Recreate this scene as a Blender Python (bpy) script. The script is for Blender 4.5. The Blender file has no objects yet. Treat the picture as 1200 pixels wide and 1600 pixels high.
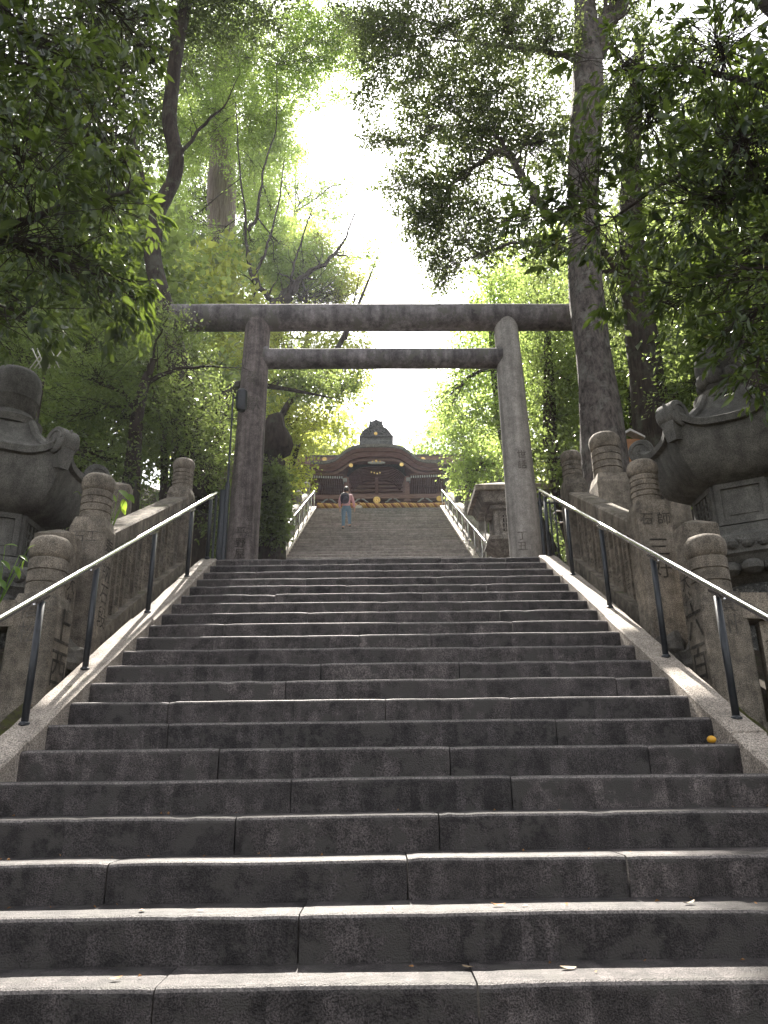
import bpy, bmesh, math, random
import numpy as np
from mathutils import Vector, Matrix, noise

random.seed(7)
RNG = np.random.default_rng(11)
C = bpy.context.scene.collection
R = math.radians

# ------------------------------------------------------------------ camera, sky, sun, exposure
sc = bpy.context.scene
EYE = Vector((0.0, 0.0, 1.6))
PITCH, YAW, ROLL = 19.76, -0.45, -0.7
cam_d = bpy.data.cameras.new("camera")
cam = bpy.data.objects.new("camera", cam_d)
C.objects.link(cam)
cam_d.sensor_fit = 'VERTICAL'
cam_d.sensor_height = 36.0
cam_d.lens = 27.0
cam_d.clip_start = 0.05
cam_d.clip_end = 2000
CAMROT = (Matrix.Rotation(R(YAW), 3, 'Z') @ Matrix.Rotation(R(90 + PITCH), 3, 'X') @ Matrix.Rotation(R(ROLL), 3, 'Z'))
cam.matrix_world = Matrix.Translation(EYE) @ CAMROT.to_4x4()
sc.camera = cam

SUN_EL, SUN_AZ = 47.7, -3.6          # azimuth measured from +Y towards +X
world = bpy.data.worlds.new("World")
sc.world = world
world.use_nodes = True
wn = world.node_tree.nodes
sky = wn.new("ShaderNodeTexSky")
sky.sky_type = 'NISHITA'
sky.sun_disc = False
sky.sun_elevation = R(SUN_EL)
sky.sun_rotation = R(SUN_AZ)
sky.air_density = 1.0
sky.dust_density = 2.5
sky.ozone_density = 1.0
bg = wn["Background"]
hsv = wn.new("ShaderNodeHueSaturation")          # a white, hazy summer sky
hsv.inputs["Saturation"].default_value = 0.15
world.node_tree.links.new(sky.outputs[0], hsv.inputs["Color"])
world.node_tree.links.new(hsv.outputs[0], bg.inputs[0])
bg.inputs[1].default_value = 0.075
sd = bpy.data.lights.new("sun", 'SUN')
sd.energy = 4.6
sd.angle = R(0.6)
sd.color = (1.0, 0.93, 0.835)
so = bpy.data.objects.new("sun", sd)
C.objects.link(so)
sdir = Vector((math.sin(R(SUN_AZ)) * math.cos(R(SUN_EL)), math.cos(R(SUN_AZ)) * math.cos(R(SUN_EL)), math.sin(R(SUN_EL))))
so.rotation_euler = sdir.to_track_quat('Z', 'Y').to_euler()
so.location = (0, 40, 60)
sc.view_settings.view_transform = 'Standard'
sc.view_settings.look = 'None'
sc.view_settings.exposure = 2.3
sc.view_settings.gamma = 1.0
sc.view_settings.use_curve_mapping = False
sc.cycles.max_bounces = 6
sc.cycles.diffuse_bounces = 3
sc.cycles.glossy_bounces = 3
sc.cycles.transmission_bounces = 4
sc.cycles.caustics_reflective = False
sc.cycles.caustics_refractive = False


def at(px, py, D):
    """A surveyed point: the place at distance D (metres ahead) seen at pixel (px, py) of the 1200x1600 photograph."""
    d = CAMROT @ Vector(((px - 600) / 1200, (800 - py) / 1200, -1.0))
    return EYE + d * (D / d.y)


def zdepth(p):
    return -((CAMROT.transposed() @ (Vector(p) - EYE)).z)


# ------------------------------------------------------------------ materials
def newmat(name):
    m = bpy.data.materials.new(name)
    m.use_nodes = True
    nt = m.node_tree
    for n in list(nt.nodes):
        nt.nodes.remove(n)
    out = nt.nodes.new("ShaderNodeOutputMaterial")
    return m, nt, out


def N(nt, kind, **kw):
    n = nt.nodes.new("ShaderNode" + kind)
    for k, v in kw.items():
        if k in n.inputs:
            n.inputs[k].default_value = v
        else:
            setattr(n, k, v)
    return n


def ramp(nt, src, stops):
    r = nt.nodes.new("ShaderNodeValToRGB")
    e = r.color_ramp.elements
    while len(e) < len(stops):
        e.new(0.5)
    for i, (p, c) in enumerate(stops):
        e[i].position = p
        e[i].color = (c[0], c[1], c[2], 1) if not isinstance(c, (int, float)) else (c, c, c, 1)
    nt.links.new(src, r.inputs[0])
    return r


def mixc(nt, fac, a, b, mode='MIX'):
    m = nt.nodes.new("ShaderNodeMix")
    m.data_type = 'RGBA'
    m.blend_type = mode
    for sock, v in ((m.inputs[0], fac), (m.inputs[6], a), (m.inputs[7], b)):
        if hasattr(v, 'is_linked') or hasattr(v, 'links'):
            nt.links.new(v, sock)
        elif isinstance(v, (int, float)):
            sock.default_value = v
        else:
            sock.default_value = (v[0], v[1], v[2], 1)
    return m.outputs[2]


def stone(name, ca, cb, speck=(0.5, 0.5), rough=0.8, bump=0.4, moss=None, moss_lo=0.55, streak=0.0, scale=1.0,
          speck_scale=260.0, stain=(0.35, 0.75), spec=0.4, blotch=None, island=0.0, moss_side=0.15):
    """weathered stone: two tones in clouds, mineral speckle, dark stains, run-off streaks, moss on what faces up"""
    m, nt, out = newmat(name)
    L = nt.links.new
    geo = N(nt, "NewGeometry")
    pos = geo.outputs["Position"]
    n1 = N(nt, "TexNoise", Scale=2.3 * scale, Detail=6.0, Roughness=0.62)
    n2 = N(nt, "TexNoise", Scale=speck_scale * scale, Detail=2.0, Roughness=0.6)
    n3 = N(nt, "TexNoise", Scale=11.0 * scale, Detail=7.0, Roughness=0.68)
    for n in (n1, n2, n3):
        L(pos, n.inputs["Vector"])
    base = ramp(nt, n1.outputs[0], [(0.32, ca), (0.68, cb)]).outputs[0]
    st = ramp(nt, n3.outputs[0], [(0.34, stain[0]), (0.62, 1.0)]).outputs[0]
    base = mixc(nt, stain[1], base, st, 'MULTIPLY')
    sp = ramp(nt, n2.outputs[0], [(0.36, speck[0]), (0.64, 1.0 + speck[1])]).outputs[0]
    base = mixc(nt, 1.0, base, sp, 'MULTIPLY')
    if streak:
        mp = N(nt, "Mapping")
        mp.inputs["Scale"].default_value = (7, 7, 0.45)
        L(pos, mp.inputs[0])
        n4 = N(nt, "TexNoise", Scale=1.0, Detail=5.0, Roughness=0.65)
        L(mp.outputs[0], n4.inputs["Vector"])
        s4 = ramp(nt, n4.outputs[0], [(0.38, 0.25), (0.62, 1.0)]).outputs[0]
        base = mixc(nt, streak, base, s4, 'MULTIPLY')
    if island:
        isl = ramp(nt, geo.outputs["Random Per Island"], [(0.0, 1.0 - island), (1.0, 1.0 + island)]).outputs[0]
        base = mixc(nt, 1.0, base, isl, 'MULTIPLY')
        oi = N(nt, "ObjectInfo")
        o2 = ramp(nt, oi.outputs["Random"], [(0.0, (1 - island, 1 - island, 1 - island)), (1.0, (1 + island, 1 + island * 0.9, 1 + island * 0.8))]).outputs[0]
        base = mixc(nt, 1.0, base, o2, 'MULTIPLY')
    if blotch:
        v = N(nt, "TexNoise", Scale=blotch[1], Detail=4.0, Roughness=0.7)
        L(pos, v.inputs["Vector"])
        bl = ramp(nt, v.outputs[0], [(0.52, 0.0), (0.6, 1.0)]).outputs[0]
        base = mixc(nt, bl, base, blotch[0])
    if moss:
        sep = N(nt, "SeparateXYZ")
        L(geo.outputs["Normal"], sep.inputs[0])
        n5 = N(nt, "TexNoise", Scale=5.0 * scale, Detail=6.0, Roughness=0.7)
        L(pos, n5.inputs["Vector"])
        up = N(nt, "Math", operation='MULTIPLY_ADD')
        L(sep.outputs[2], up.inputs[0])
        up.inputs[1].default_value = 0.22
        L(n5.outputs[0], up.inputs[2])
        mk = ramp(nt, up.outputs[0], [(moss_lo, 0.0), (moss_lo + 0.14, 1.0)]).outputs[0]
        base = mixc(nt, mk, base, moss)
    b = N(nt, "BsdfPrincipled", Roughness=rough)
    b.inputs["Specular IOR Level"].default_value = spec
    L(base, b.inputs["Base Color"])
    bp = N(nt, "Bump", Strength=bump, Distance=0.01)
    addn = N(nt, "Math", operation='MULTIPLY_ADD')
    L(n3.outputs[0], addn.inputs[0])
    addn.inputs[1].default_value = 1.6
    L(n2.outputs[0], addn.inputs[2])
    L(addn.outputs[0], bp.inputs["Height"])
    L(bp.outputs[0], b.inputs["Normal"])
    L(b.outputs[0], out.inputs[0])
    return m


def plain(name, col, rough=0.6, metal=0.0, var=0.25, scale=20.0, bump=0.1, spec=0.5):
    m, nt, out = newmat(name)
    L = nt.links.new
    tc = N(nt, "TexCoord")
    n = N(nt, "TexNoise", Scale=scale, Detail=5.0, Roughness=0.6)
    L(tc.outputs["Object"], n.inputs["Vector"])
    base = ramp(nt, n.outputs[0], [(0.3, [c * (1 - var) for c in col]), (0.7, [min(1, c * (1 + var)) for c in col])]).outputs[0]
    b = N(nt, "BsdfPrincipled", Roughness=rough, Metallic=metal)
    b.inputs["Specular IOR Level"].default_value = spec
    L(base, b.inputs["Base Color"])
    if bump:
        bp = N(nt, "Bump", Strength=bump, Distance=0.01)
        L(n.outputs[0], bp.inputs["Height"])
        L(bp.outputs[0], b.inputs["Normal"])
    L(b.outputs[0], out.inputs[0])
    return m


def bark(name, ca, cb, vscale=(9, 9, 1.2), bump=0.8, lichen=None):
    m, nt, out = newmat(name)
    L = nt.links.new
    geo = N(nt, "NewGeometry")
    mp = N(nt, "Mapping")
    mp.inputs["Scale"].default_value = vscale
    L(geo.outputs["Position"], mp.inputs[0])
    n = N(nt, "TexNoise", Scale=1.6, Detail=10.0, Roughness=0.76)
    L(mp.outputs[0], n.inputs["Vector"])
    base = ramp(nt, n.outputs[0], [(0.38, ca), (0.60, cb)]).outputs[0]
    if lichen:
        n2 = N(nt, "TexNoise", Scale=3.2, Detail=6.0, Roughness=0.7)
        L(geo.outputs["Position"], n2.inputs["Vector"])
        k = ramp(nt, n2.outputs[0], [(0.52, 0.0), (0.64, 0.8)]).outputs[0]
        base = mixc(nt, k, base, lichen)
    b = N(nt, "BsdfPrincipled", Roughness=0.9)
    b.inputs["Specular IOR Level"].default_value = 0.25
    L(base, b.inputs["Base Color"])
    bp = N(nt, "Bump", Strength=bump, Distance=0.06)
    L(n.outputs[0], bp.inputs["Height"])
    L(bp.outputs[0], b.inputs["Normal"])
    L(b.outputs[0], out.inputs[0])
    return m


def leafmat(name, ca, cb, trans, tfac=0.45, rough=0.38, spec=0.5):
    m, nt, out = newmat(name)
    L = nt.links.new
    geo = N(nt, "NewGeometry")
    oi = N(nt, "ObjectInfo")
    add = N(nt, "Math", operation='ADD')
    L(geo.outputs["Random Per Island"], add.inputs[0])
    L(oi.outputs["Random"], add.inputs[1])
    fr = N(nt, "Math", operation='FRACT')
    L(add.outputs[0], fr.inputs[0])
    base = ramp(nt, fr.outputs[0], [(0.0, ca), (0.6, [(x + y) / 2 for x, y in zip(ca, cb)]), (0.9, cb), (0.985, [c * 1.5 for c in cb]), (1.0, (cb[0] * 3.2, cb[1] * 1.9, cb[2]))]).outputs[0]
    tcol = ramp(nt, fr.outputs[0], [(0.0, [c * 0.6 for c in trans]), (1.0, trans)]).outputs[0]
    b = N(nt, "BsdfPrincipled", Roughness=rough)
    b.inputs["Specular IOR Level"].default_value = spec
    L(base, b.inputs["Base Color"])
    t = N(nt, "BsdfTranslucent")
    L(tcol, t.inputs[0])
    mx = N(nt, "MixShader")
    mx.inputs[0].default_value = tfac
    L(b.outputs[0], mx.inputs[1])
    L(t.outputs[0], mx.inputs[2])
    L(mx.outputs[0], out.inputs[0])
    return m


M = {}
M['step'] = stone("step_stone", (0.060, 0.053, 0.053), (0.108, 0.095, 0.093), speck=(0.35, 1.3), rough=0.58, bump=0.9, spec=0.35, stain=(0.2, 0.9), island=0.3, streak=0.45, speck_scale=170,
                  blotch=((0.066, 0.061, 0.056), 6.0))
M['arris'] = stone('worn_step_edge', (0.12, 0.105, 0.098), (0.21, 0.188, 0.175), speck=(0.5, 0.7), rough=0.5, bump=0.4, spec=0.45, stain=(0.3, 0.7), speck_scale=120)  # worn paler stone that also paints the bright glint along step edges
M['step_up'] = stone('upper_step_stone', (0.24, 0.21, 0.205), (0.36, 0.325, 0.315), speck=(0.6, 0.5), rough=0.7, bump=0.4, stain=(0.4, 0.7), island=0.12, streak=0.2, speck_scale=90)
M['granite'] = stone("edging_granite", (0.36, 0.31, 0.26), (0.52, 0.455, 0.39), speck=(0.35, 0.5), rough=0.75, bump=0.6, stain=(0.45, 0.6), speck_scale=120, moss=(0.10, 0.10, 0.04), moss_lo=0.78)
M['fence'] = stone("fence_stone", (0.25, 0.215, 0.17), (0.42, 0.365, 0.295), speck=(0.5, 0.45), rough=0.85, bump=0.7, stain=(0.28, 0.8), streak=0.55, moss=(0.085, 0.09, 0.035), moss_lo=0.74, island=0.12, speck_scale=150)
M['lantern'] = stone("lantern_stone", (0.13, 0.127, 0.115), (0.23, 0.222, 0.20), speck=(0.65, 0.35), rough=0.9, bump=0.45, stain=(0.45, 0.7), streak=0.4, moss=(0.075, 0.08, 0.04), moss_lo=0.78, speck_scale=130)
M['torii'] = stone("torii_stone", (0.19, 0.172, 0.175), (0.32, 0.295, 0.298), speck=(0.75, 0.25), rough=0.88, bump=0.35, stain=(0.4, 0.7), streak=0.8, speck_scale=90, blotch=((0.13, 0.125, 0.11), 4.0))
M['torii_brown'] = stone('brown_torii_stone', (0.20, 0.165, 0.155), (0.33, 0.28, 0.265), speck=(0.7, 0.3), rough=0.88, bump=0.4, stain=(0.35, 0.75), streak=0.85, speck_scale=90)
M['torii_pale'] = stone('pale_torii_stone', (0.36, 0.335, 0.305), (0.52, 0.49, 0.45), speck=(0.75, 0.25), rough=0.88, bump=0.35, stain=(0.5, 0.6), streak=0.5, speck_scale=90)
M['carve'] = stone("carved_groove", (0.03, 0.027, 0.023), (0.15, 0.13, 0.105), rough=0.95, bump=0.8, scale=3.0, stain=(0.25, 0.9))  # dark tone paints the shadow inside cuts, together with their dirt
M['carve_soft'] = stone("worn_groove", (0.08, 0.072, 0.062), (0.24, 0.215, 0.185), rough=0.95, bump=0.6, scale=3.0, stain=(0.4, 0.8))  # shallower letters: groove shadow and dirt painted in a softer tone
M['rock'] = stone("rough_rock", (0.12, 0.11, 0.095), (0.24, 0.22, 0.19), rough=0.9, bump=0.9, moss=(0.075, 0.085, 0.03), moss_lo=0.68)
M['moss'] = stone("mossy_gutter", (0.07, 0.072, 0.03), (0.12, 0.10, 0.06), rough=0.95, bump=1.0, scale=2.0, moss=(0.10, 0.105, 0.025), moss_lo=0.58)
M['soil'] = stone("leaf_litter_soil", (0.055, 0.042, 0.03), (0.10, 0.078, 0.05), rough=0.95, bump=1.0, scale=1.2, moss=(0.045, 0.06, 0.02), moss_lo=0.72)
M['steel'] = plain("stainless_steel", (0.62, 0.60, 0.60), rough=0.24, metal=1.0, var=0.06, scale=30, bump=0.02)
M['post'] = plain("dark_painted_steel", (0.022, 0.026, 0.032), rough=0.42, metal=0.0, var=0.3, scale=25, bump=0.1)
M['wood'] = bark("dark_shrine_wood", (0.12, 0.062, 0.055), (0.21, 0.12, 0.105), vscale=(1.5, 6, 9), bump=0.25)
M['wood_mid'] = bark("brown_shrine_wood", (0.21, 0.12, 0.105), (0.34, 0.215, 0.19), vscale=(1.5, 6, 9), bump=0.2)
M['raft_end'] = plain("pale_rafter_tip", (0.42, 0.40, 0.38), rough=0.7)
M['shingle'] = stone("bark_shingle", (0.16, 0.15, 0.14), (0.27, 0.26, 0.24), rough=0.9, bump=0.6, scale=1.5, moss=(0.11, 0.12, 0.06), moss_lo=0.76)
M['tile'] = stone("grey_ridge_tile", (0.13, 0.13, 0.14), (0.22, 0.22, 0.23), rough=0.7, bump=0.3)
M['gold'] = plain("gilt_metal", (0.85, 0.58, 0.20), rough=0.35, metal=1.0, var=0.15, scale=9)
M['rope'] = plain("golden_rope", (0.78, 0.47, 0.16), rough=0.8, var=0.25, scale=40, bump=0.4)
M['rope2'] = plain("red_brown_rope", (0.42, 0.17, 0.08), rough=0.8, var=0.25, scale=40, bump=0.4)
M['plankwood'] = plain("pale_new_wood", (0.42, 0.20, 0.085), rough=0.7, var=0.2)
M['white'] = plain("off_white_paint", (0.6, 0.58, 0.54), rough=0.7)
M['bark_dark'] = bark("dark_bark", (0.028, 0.022, 0.018), (0.075, 0.06, 0.05), lichen=(0.09, 0.095, 0.07))
M['bark_grey'] = bark("grey_bark", (0.045, 0.04, 0.036), (0.19, 0.165, 0.15), vscale=(9, 9, 4.0), bump=1.0, lichen=(0.24, 0.235, 0.21))
M['bark_cedar'] = bark("cedar_bark", (0.13, 0.10, 0.085), (0.30, 0.25, 0.22), vscale=(7, 7, 0.35), bump=1.0)
M['leaf_big'] = leafmat("broad_evergreen_leaf", (0.016, 0.032, 0.015), (0.06, 0.088, 0.030), (0.24, 0.34, 0.05), 0.34, 0.28)
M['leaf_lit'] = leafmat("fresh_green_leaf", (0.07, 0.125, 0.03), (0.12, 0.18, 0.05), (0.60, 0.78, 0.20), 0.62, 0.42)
M['leaf_small'] = leafmat("small_dark_leaf", (0.045, 0.068, 0.034), (0.095, 0.128, 0.058), (0.42, 0.54, 0.15), 0.50, 0.30)
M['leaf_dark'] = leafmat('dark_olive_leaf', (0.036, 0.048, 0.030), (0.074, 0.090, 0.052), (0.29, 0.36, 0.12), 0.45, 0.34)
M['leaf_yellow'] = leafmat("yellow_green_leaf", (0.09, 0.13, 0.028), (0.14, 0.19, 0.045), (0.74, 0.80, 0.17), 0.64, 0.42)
M['leaf_vivid'] = leafmat("vivid_young_leaf", (0.07, 0.16, 0.02), (0.11, 0.2, 0.03), (0.45, 0.65, 0.06), 0.5, 0.35)
M['leaf_dead'] = plain("dead_leaf", (0.30, 0.15, 0.05), rough=0.7)
M['leaf_pale'] = plain("pale_dead_leaf", (0.28, 0.21, 0.13), rough=0.7)
M['orange'] = plain("orange_peel", (0.70, 0.36, 0.03), rough=0.45)
M['skin'] = plain("skin", (0.50, 0.30, 0.22), rough=0.5, var=0.05)
M['hair'] = plain("dark_hair", (0.022, 0.016, 0.014), rough=0.5)
M['hair_light'] = plain("light_brown_hair", (0.34, 0.20, 0.12), rough=0.5)
M['pink'] = plain("pink_cotton", (0.62, 0.36, 0.40), rough=0.85, var=0.12)
M['cream'] = plain("cream_cotton", (0.70, 0.62, 0.55), rough=0.85, var=0.1)
M['denim'] = plain("blue_denim", (0.13, 0.21, 0.30), rough=0.85, var=0.2, scale=30)
M['navy'] = plain("navy_nylon", (0.025, 0.022, 0.045), rough=0.55)
M['shoe'] = plain("dark_shoe", (0.03, 0.028, 0.03), rough=0.6)


# ------------------------------------------------------------------ mesh helpers
class MB:
    def __init__(s, open_=False):
        s.v, s.f, s.sm = [], [], []
        s.open = open_
        s.mi, s.mat2 = None, None

    def add(s, vs, fs, smooth=False):
        o = len(s.v)
        s.v.extend([tuple(p) for p in vs])
        s.f.extend([tuple(i + o for i in q) for q in fs])
        s.sm.extend([smooth] * len(fs))

    def hexa(s, p):
        s.add(p, [(0, 3, 2, 1), (4, 5, 6, 7), (0, 1, 5, 4), (1, 2, 6, 5), (2, 3, 7, 6), (3, 0, 4, 7)])

    def box(s, c, d, rot=0.0, mat=None):
        x, y, z = d[0] / 2, d[1] / 2, d[2] / 2
        p = [Vector(q) for q in ((-x, -y, -z), (x, -y, -z), (x, y, -z), (-x, y, -z), (-x, -y, z), (x, -y, z), (x, y, z), (-x, y, z))]
        mm = mat if mat is not None else Matrix.Rotation(rot, 3, 'Z')
        s.hexa([mm @ q + Vector(c) for q in p])

    def bbox(s, c, d, bev=0.01, rot=0.0):
        """box with chamfered vertical and top edges"""
        x, y, z = d[0] / 2, d[1] / 2, d[2] / 2
        b = bev
        ring = lambda e, zz: [(-x + e, -y + e + (0), zz), (x - e, -y + e, zz), (x - e, y - e, zz), (-x + e, y - e, zz)]
        def oct_(e, zz):
            return [(-x + e + b, -y + e, zz), (x - e - b, -y + e, zz), (x - e, -y + e + b, zz), (x - e, y - e - b, zz),
                    (x - e - b, y - e, zz), (-x + e + b, y - e, zz), (-x + e, y - e - b, zz), (-x + e, -y + e + b, zz)]
        rings = [oct_(0, -z), oct_(0, z - b), oct_(b, z)]
        mm = Matrix.Rotation(rot, 3, 'Z')
        vs = [mm @ Vector(p) + Vector(c) for r_ in rings for p in r_]
        fs = [tuple(range(7, -1, -1)), tuple(range(16, 24))]
        for k in range(2):
            for i in range(8):
                j = (i + 1) % 8
                fs.append((k * 8 + i, k * 8 + j, k * 8 + 8 + j, k * 8 + 8 + i))
        s.add(vs, fs)

    def tube(s, pts, rad, n=8, cap=True, smooth=True, wob=0.0, flare=None):
        pts = [Vector(p) for p in pts]
        if isinstance(rad, (int, float)):
            rad = [rad] * len(pts)
        t0 = (pts[1] - pts[0]).normalized()
        a = t0.orthogonal().normalized()
        vs = []
        for i, p in enumerate(pts):
            t = (pts[min(i + 1, len(pts) - 1)] - pts[max(i - 1, 0)]).normalized()
            a = (a - t * a.dot(t)).normalized()
            b = t.cross(a)
            for k in range(n):
                an = 2 * math.pi * k / n
                r = rad[i]
                if wob:
                    r *= 1 + wob * (noise.noise(Vector((math.cos(an) * 1.7, math.sin(an) * 1.7, p.z * 0.9 + p.x * 3))) )
                if flare and i < len(flare):
                    r *= 1 + flare[i] * max(0, math.sin(an * 2.5 + 0.7)) ** 2
                vs.append(p + (a * math.cos(an) + b * math.sin(an)) * r)
        fs = []
        for i in range(len(pts) - 1):
            for k in range(n):
                j = (k + 1) % n
                fs.append((i * n + k, i * n + j, (i + 1) * n + j, (i + 1) * n + k))
        s.add(vs, fs, smooth)
        if cap:
            m_ = len(pts) - 1
            s.add(vs[:n], [tuple(range(n - 1, -1, -1))])
            s.add(vs[m_ * n:], [tuple(range(n))])

    def lathe(s, prof, c=(0, 0, 0), n=20, smooth=True, rfun=None, rot=0.0):
        vs, fs = [], []
        for (r, z) in prof:
            for k in range(n):
                an = 2 * math.pi * k / n + rot
                q = r * (rfun(an, z) if rfun else 1)
                vs.append((c[0] + q * math.cos(an), c[1] + q * math.sin(an), c[2] + z))
        for i in range(len(prof) - 1):
            for k in range(n):
                j = (k + 1) % n
                fs.append((i * n + k, i * n + j, (i + 1) * n + j, (i + 1) * n + k))
        s.add(vs, fs, smooth)
        s.add(vs[:n], [tuple(range(n - 1, -1, -1))])
        s.add(vs[-n:], [tuple(range(n))])

    def prism(s, poly, y0, y1, axis='Y'):
        """extrude a polygon in the XZ plane from y0 to y1"""
        n = len(poly)
        vs = [(p[0], y0, p[1]) for p in poly] + [(p[0], y1, p[1]) for p in poly]
        fs = [tuple(range(n)), tuple(range(2 * n - 1, n - 1, -1))]
        for i in range(n):
            j = (i + 1) % n
            fs.append((i, i + n, j + n, j))
        s.add(vs, fs)

    def ball(s, c, r, n=10, m=7):
        r = (r, r, r) if isinstance(r, (int, float)) else r
        vs, fs = [], []
        for i in range(m + 1):
            th = math.pi * i / m
            for k in range(n):
                an = 2 * math.pi * k / n
                vs.append((c[0] + r[0] * math.sin(th) * math.cos(an), c[1] + r[1] * math.sin(th) * math.sin(an), c[2] + r[2] * math.cos(th)))
        for i in range(m):
            for k in range(n):
                j = (k + 1) % n
                fs.append((i * n + k, (i + 1) * n + k, (i + 1) * n + j, i * n + j))
        s.add(vs, fs, True)

    def mesh(s, name, mat):
        me = bpy.data.meshes.new(name)
        me.from_pydata(s.v, [], s.f)
        me.polygons.foreach_set("use_smooth", s.sm)
        if s.mi:
            me.polygons.foreach_set("material_index", s.mi + [0] * (len(s.f) - len(s.mi)))
        if not s.open:
            bm_ = bmesh.new()
            bm_.from_mesh(me)
            bmesh.ops.remove_doubles(bm_, verts=bm_.verts, dist=1e-5)
            bmesh.ops.recalc_face_normals(bm_, faces=bm_.faces)
            for e_ in bm_.edges:
                if len(e_.link_faces) == 2 and e_.calc_face_angle(0) > 0.6:
                    e_.smooth = False
            bm_.to_mesh(me)
            bm_.free()
            for pmat in ((mat, s.mat2) if s.mat2 else (mat,)) if mat is not None else ():
                me.materials.append(pmat)
            me.update()
            return me
        me.polygons.foreach_set("use_smooth", s.sm)
        if mat is not None:
            me.materials.append(mat)
        me.update()
        return me

    def build(s, name, mat, parent=None, loc=None):
        return link(name, s.mesh(name, mat), parent, loc)


def link(name, me, parent=None, loc=None):
    o = bpy.data.objects.new(name, me)
    C.objects.link(o)
    if parent is not None:
        o.parent = parent
    if loc is not None:
        o.location = loc
    return o


def empty(name, loc=(0, 0, 0), rz=0.0):
    o = bpy.data.objects.new(name, None)
    C.objects.link(o)
    o.location = loc
    o.rotation_euler = (0, 0, rz)
    o.empty_display_size = 0.2
    return o


def tag(o, label=None, cat=None, group=None, kind=None):
    if label: o['label'] = label
    if cat: o['category'] = cat
    if group: o['group'] = group
    if kind: o['kind'] = kind
    return o


KIDS = {}
def kids(o):
    return [c for c in bpy.data.objects if c.parent == o]


def copy_tree(o, parent=None, kidmap=None):
    c = o.copy()
    C.objects.link(c)
    if parent is not None:
        c.parent = parent
    for ch in (kidmap[o.name] if kidmap and o.name in kidmap else kids(o) if not kidmap else []):
        copy_tree(ch, c, kidmap)
    return c


FONTOBJ = {}
def text_mesh(body, size, mat, vertical=False):
    key = (body, size, mat.name, vertical)
    if key in FONTOBJ:
        return FONTOBJ[key]
    cu = bpy.data.curves.new("inscription", 'FONT')
    cu.body = "\n".join(body) if vertical else body
    cu.size = size
    cu.align_x = 'CENTER'
    cu.align_y = 'CENTER'
    cu.space_line = 1.0
    cu.resolution_u = 2
    cu.extrude = 0.0
    o = bpy.data.objects.new("inscription_source", cu)
    C.objects.link(o)
    dg = bpy.context.evaluated_depsgraph_get()
    me = bpy.data.meshes.new_from_object(o.evaluated_get(dg))
    me.name = "inscription"
    me.materials.clear()
    me.materials.append(mat)
    bpy.data.objects.remove(o)
    FONTOBJ[key] = me
    return me


def inscribe(body, size, parent, centre, normal, mat, vertical=True, name="inscription"):
    """cut letters laid flat on a face, groove shadow and dirt in their colour: centre and normal in the parent's space"""
    me = text_mesh(body, size, mat, vertical)
    o = link(name, me, parent)
    n = Vector(normal).normalized()
    up = Vector((0, 0, 1))
    x = up.cross(n).normalized()
    y = n.cross(x)
    m = Matrix((x, y, n)).transposed().to_4x4()
    m.translation = Vector(centre) + n * 0.003
    o.matrix_local = m
    return o


# ------------------------------------------------------------------ terrain profile
T, RI = 0.313, 0.165
Y0, Z0 = 2.91, 0.991                 # nosing of the lowest step whose tread shows
SL = RI / T
LAND_Y0, LAND_Z, UP_Y0 = Y0 + 20 * T, Z0 + 20 * RI, 14.5
UT, UR, UN = 0.411, 0.2138, 39
TOP_Y, TOP_Z = UP_Y0 + UN * UT, LAND_Z + UN * UR


def nose(y):
    if y < LAND_Y0:
        return max(0.0, Z0 + SL * (y - Y0))
    if y < UP_Y0:
        return LAND_Z
    return min(TOP_Z, LAND_Z + (y - UP_Y0) * UR / UT)


def ground(x, y):
    a = abs(x)
    base = sum(nose(y + d) for d in (-1.2, -0.6, 0, 0.6, 1.2)) / 5
    h = base - 0.28
    if a < 2.75:
        h = min(nose(y + d) for d in (-0.4, 0, 0.4)) - 0.75
    else:
        e = a - 2.75
        h += 0.06 * min(e, 2.0) + 0.34 * max(0, e - 2.5) - 0.22 * max(0, e - 16)
        h += 0.25 * noise.noise(Vector((x * 0.35, y * 0.35, 1.0))) * min(1, e / 2)
    if y > TOP_Y + 8:
        h += 0.12 * (min(y, 90) - TOP_Y - 8) * min(1, a / 10)
    return h


mb = MB(True)
xs = sorted(set([round(v, 3) for v in list(np.linspace(-160, -24, 18)) + list(np.linspace(-24, -4, 26)) + list(np.linspace(-4, 4, 33)) + list(np.linspace(4, 24, 26)) + list(np.linspace(24, 160, 18))]))
ysn = sorted(set([round(v, 3) for v in list(np.linspace(-80, -4, 14)) + list(np.linspace(-4, 40, 111)) + list(np.linspace(40, 300, 30))]))
vs = [(x, y, ground(x, y)) for y in ysn for x in xs]
W = len(xs)
mb.add(vs, [(j * W + i, j * W + i + 1, (j + 1) * W + i + 1, (j + 1) * W + i) for j in range(len(ysn) - 1) for i in range(W - 1)], True)
tag(mb.build("ground", M['soil']), kind='structure')

# ------------------------------------------------------------------ stone stairs
HALF = 2.02
stairs = tag(empty("stone_stairs", (0, 0, 0)), kind='structure')


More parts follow.
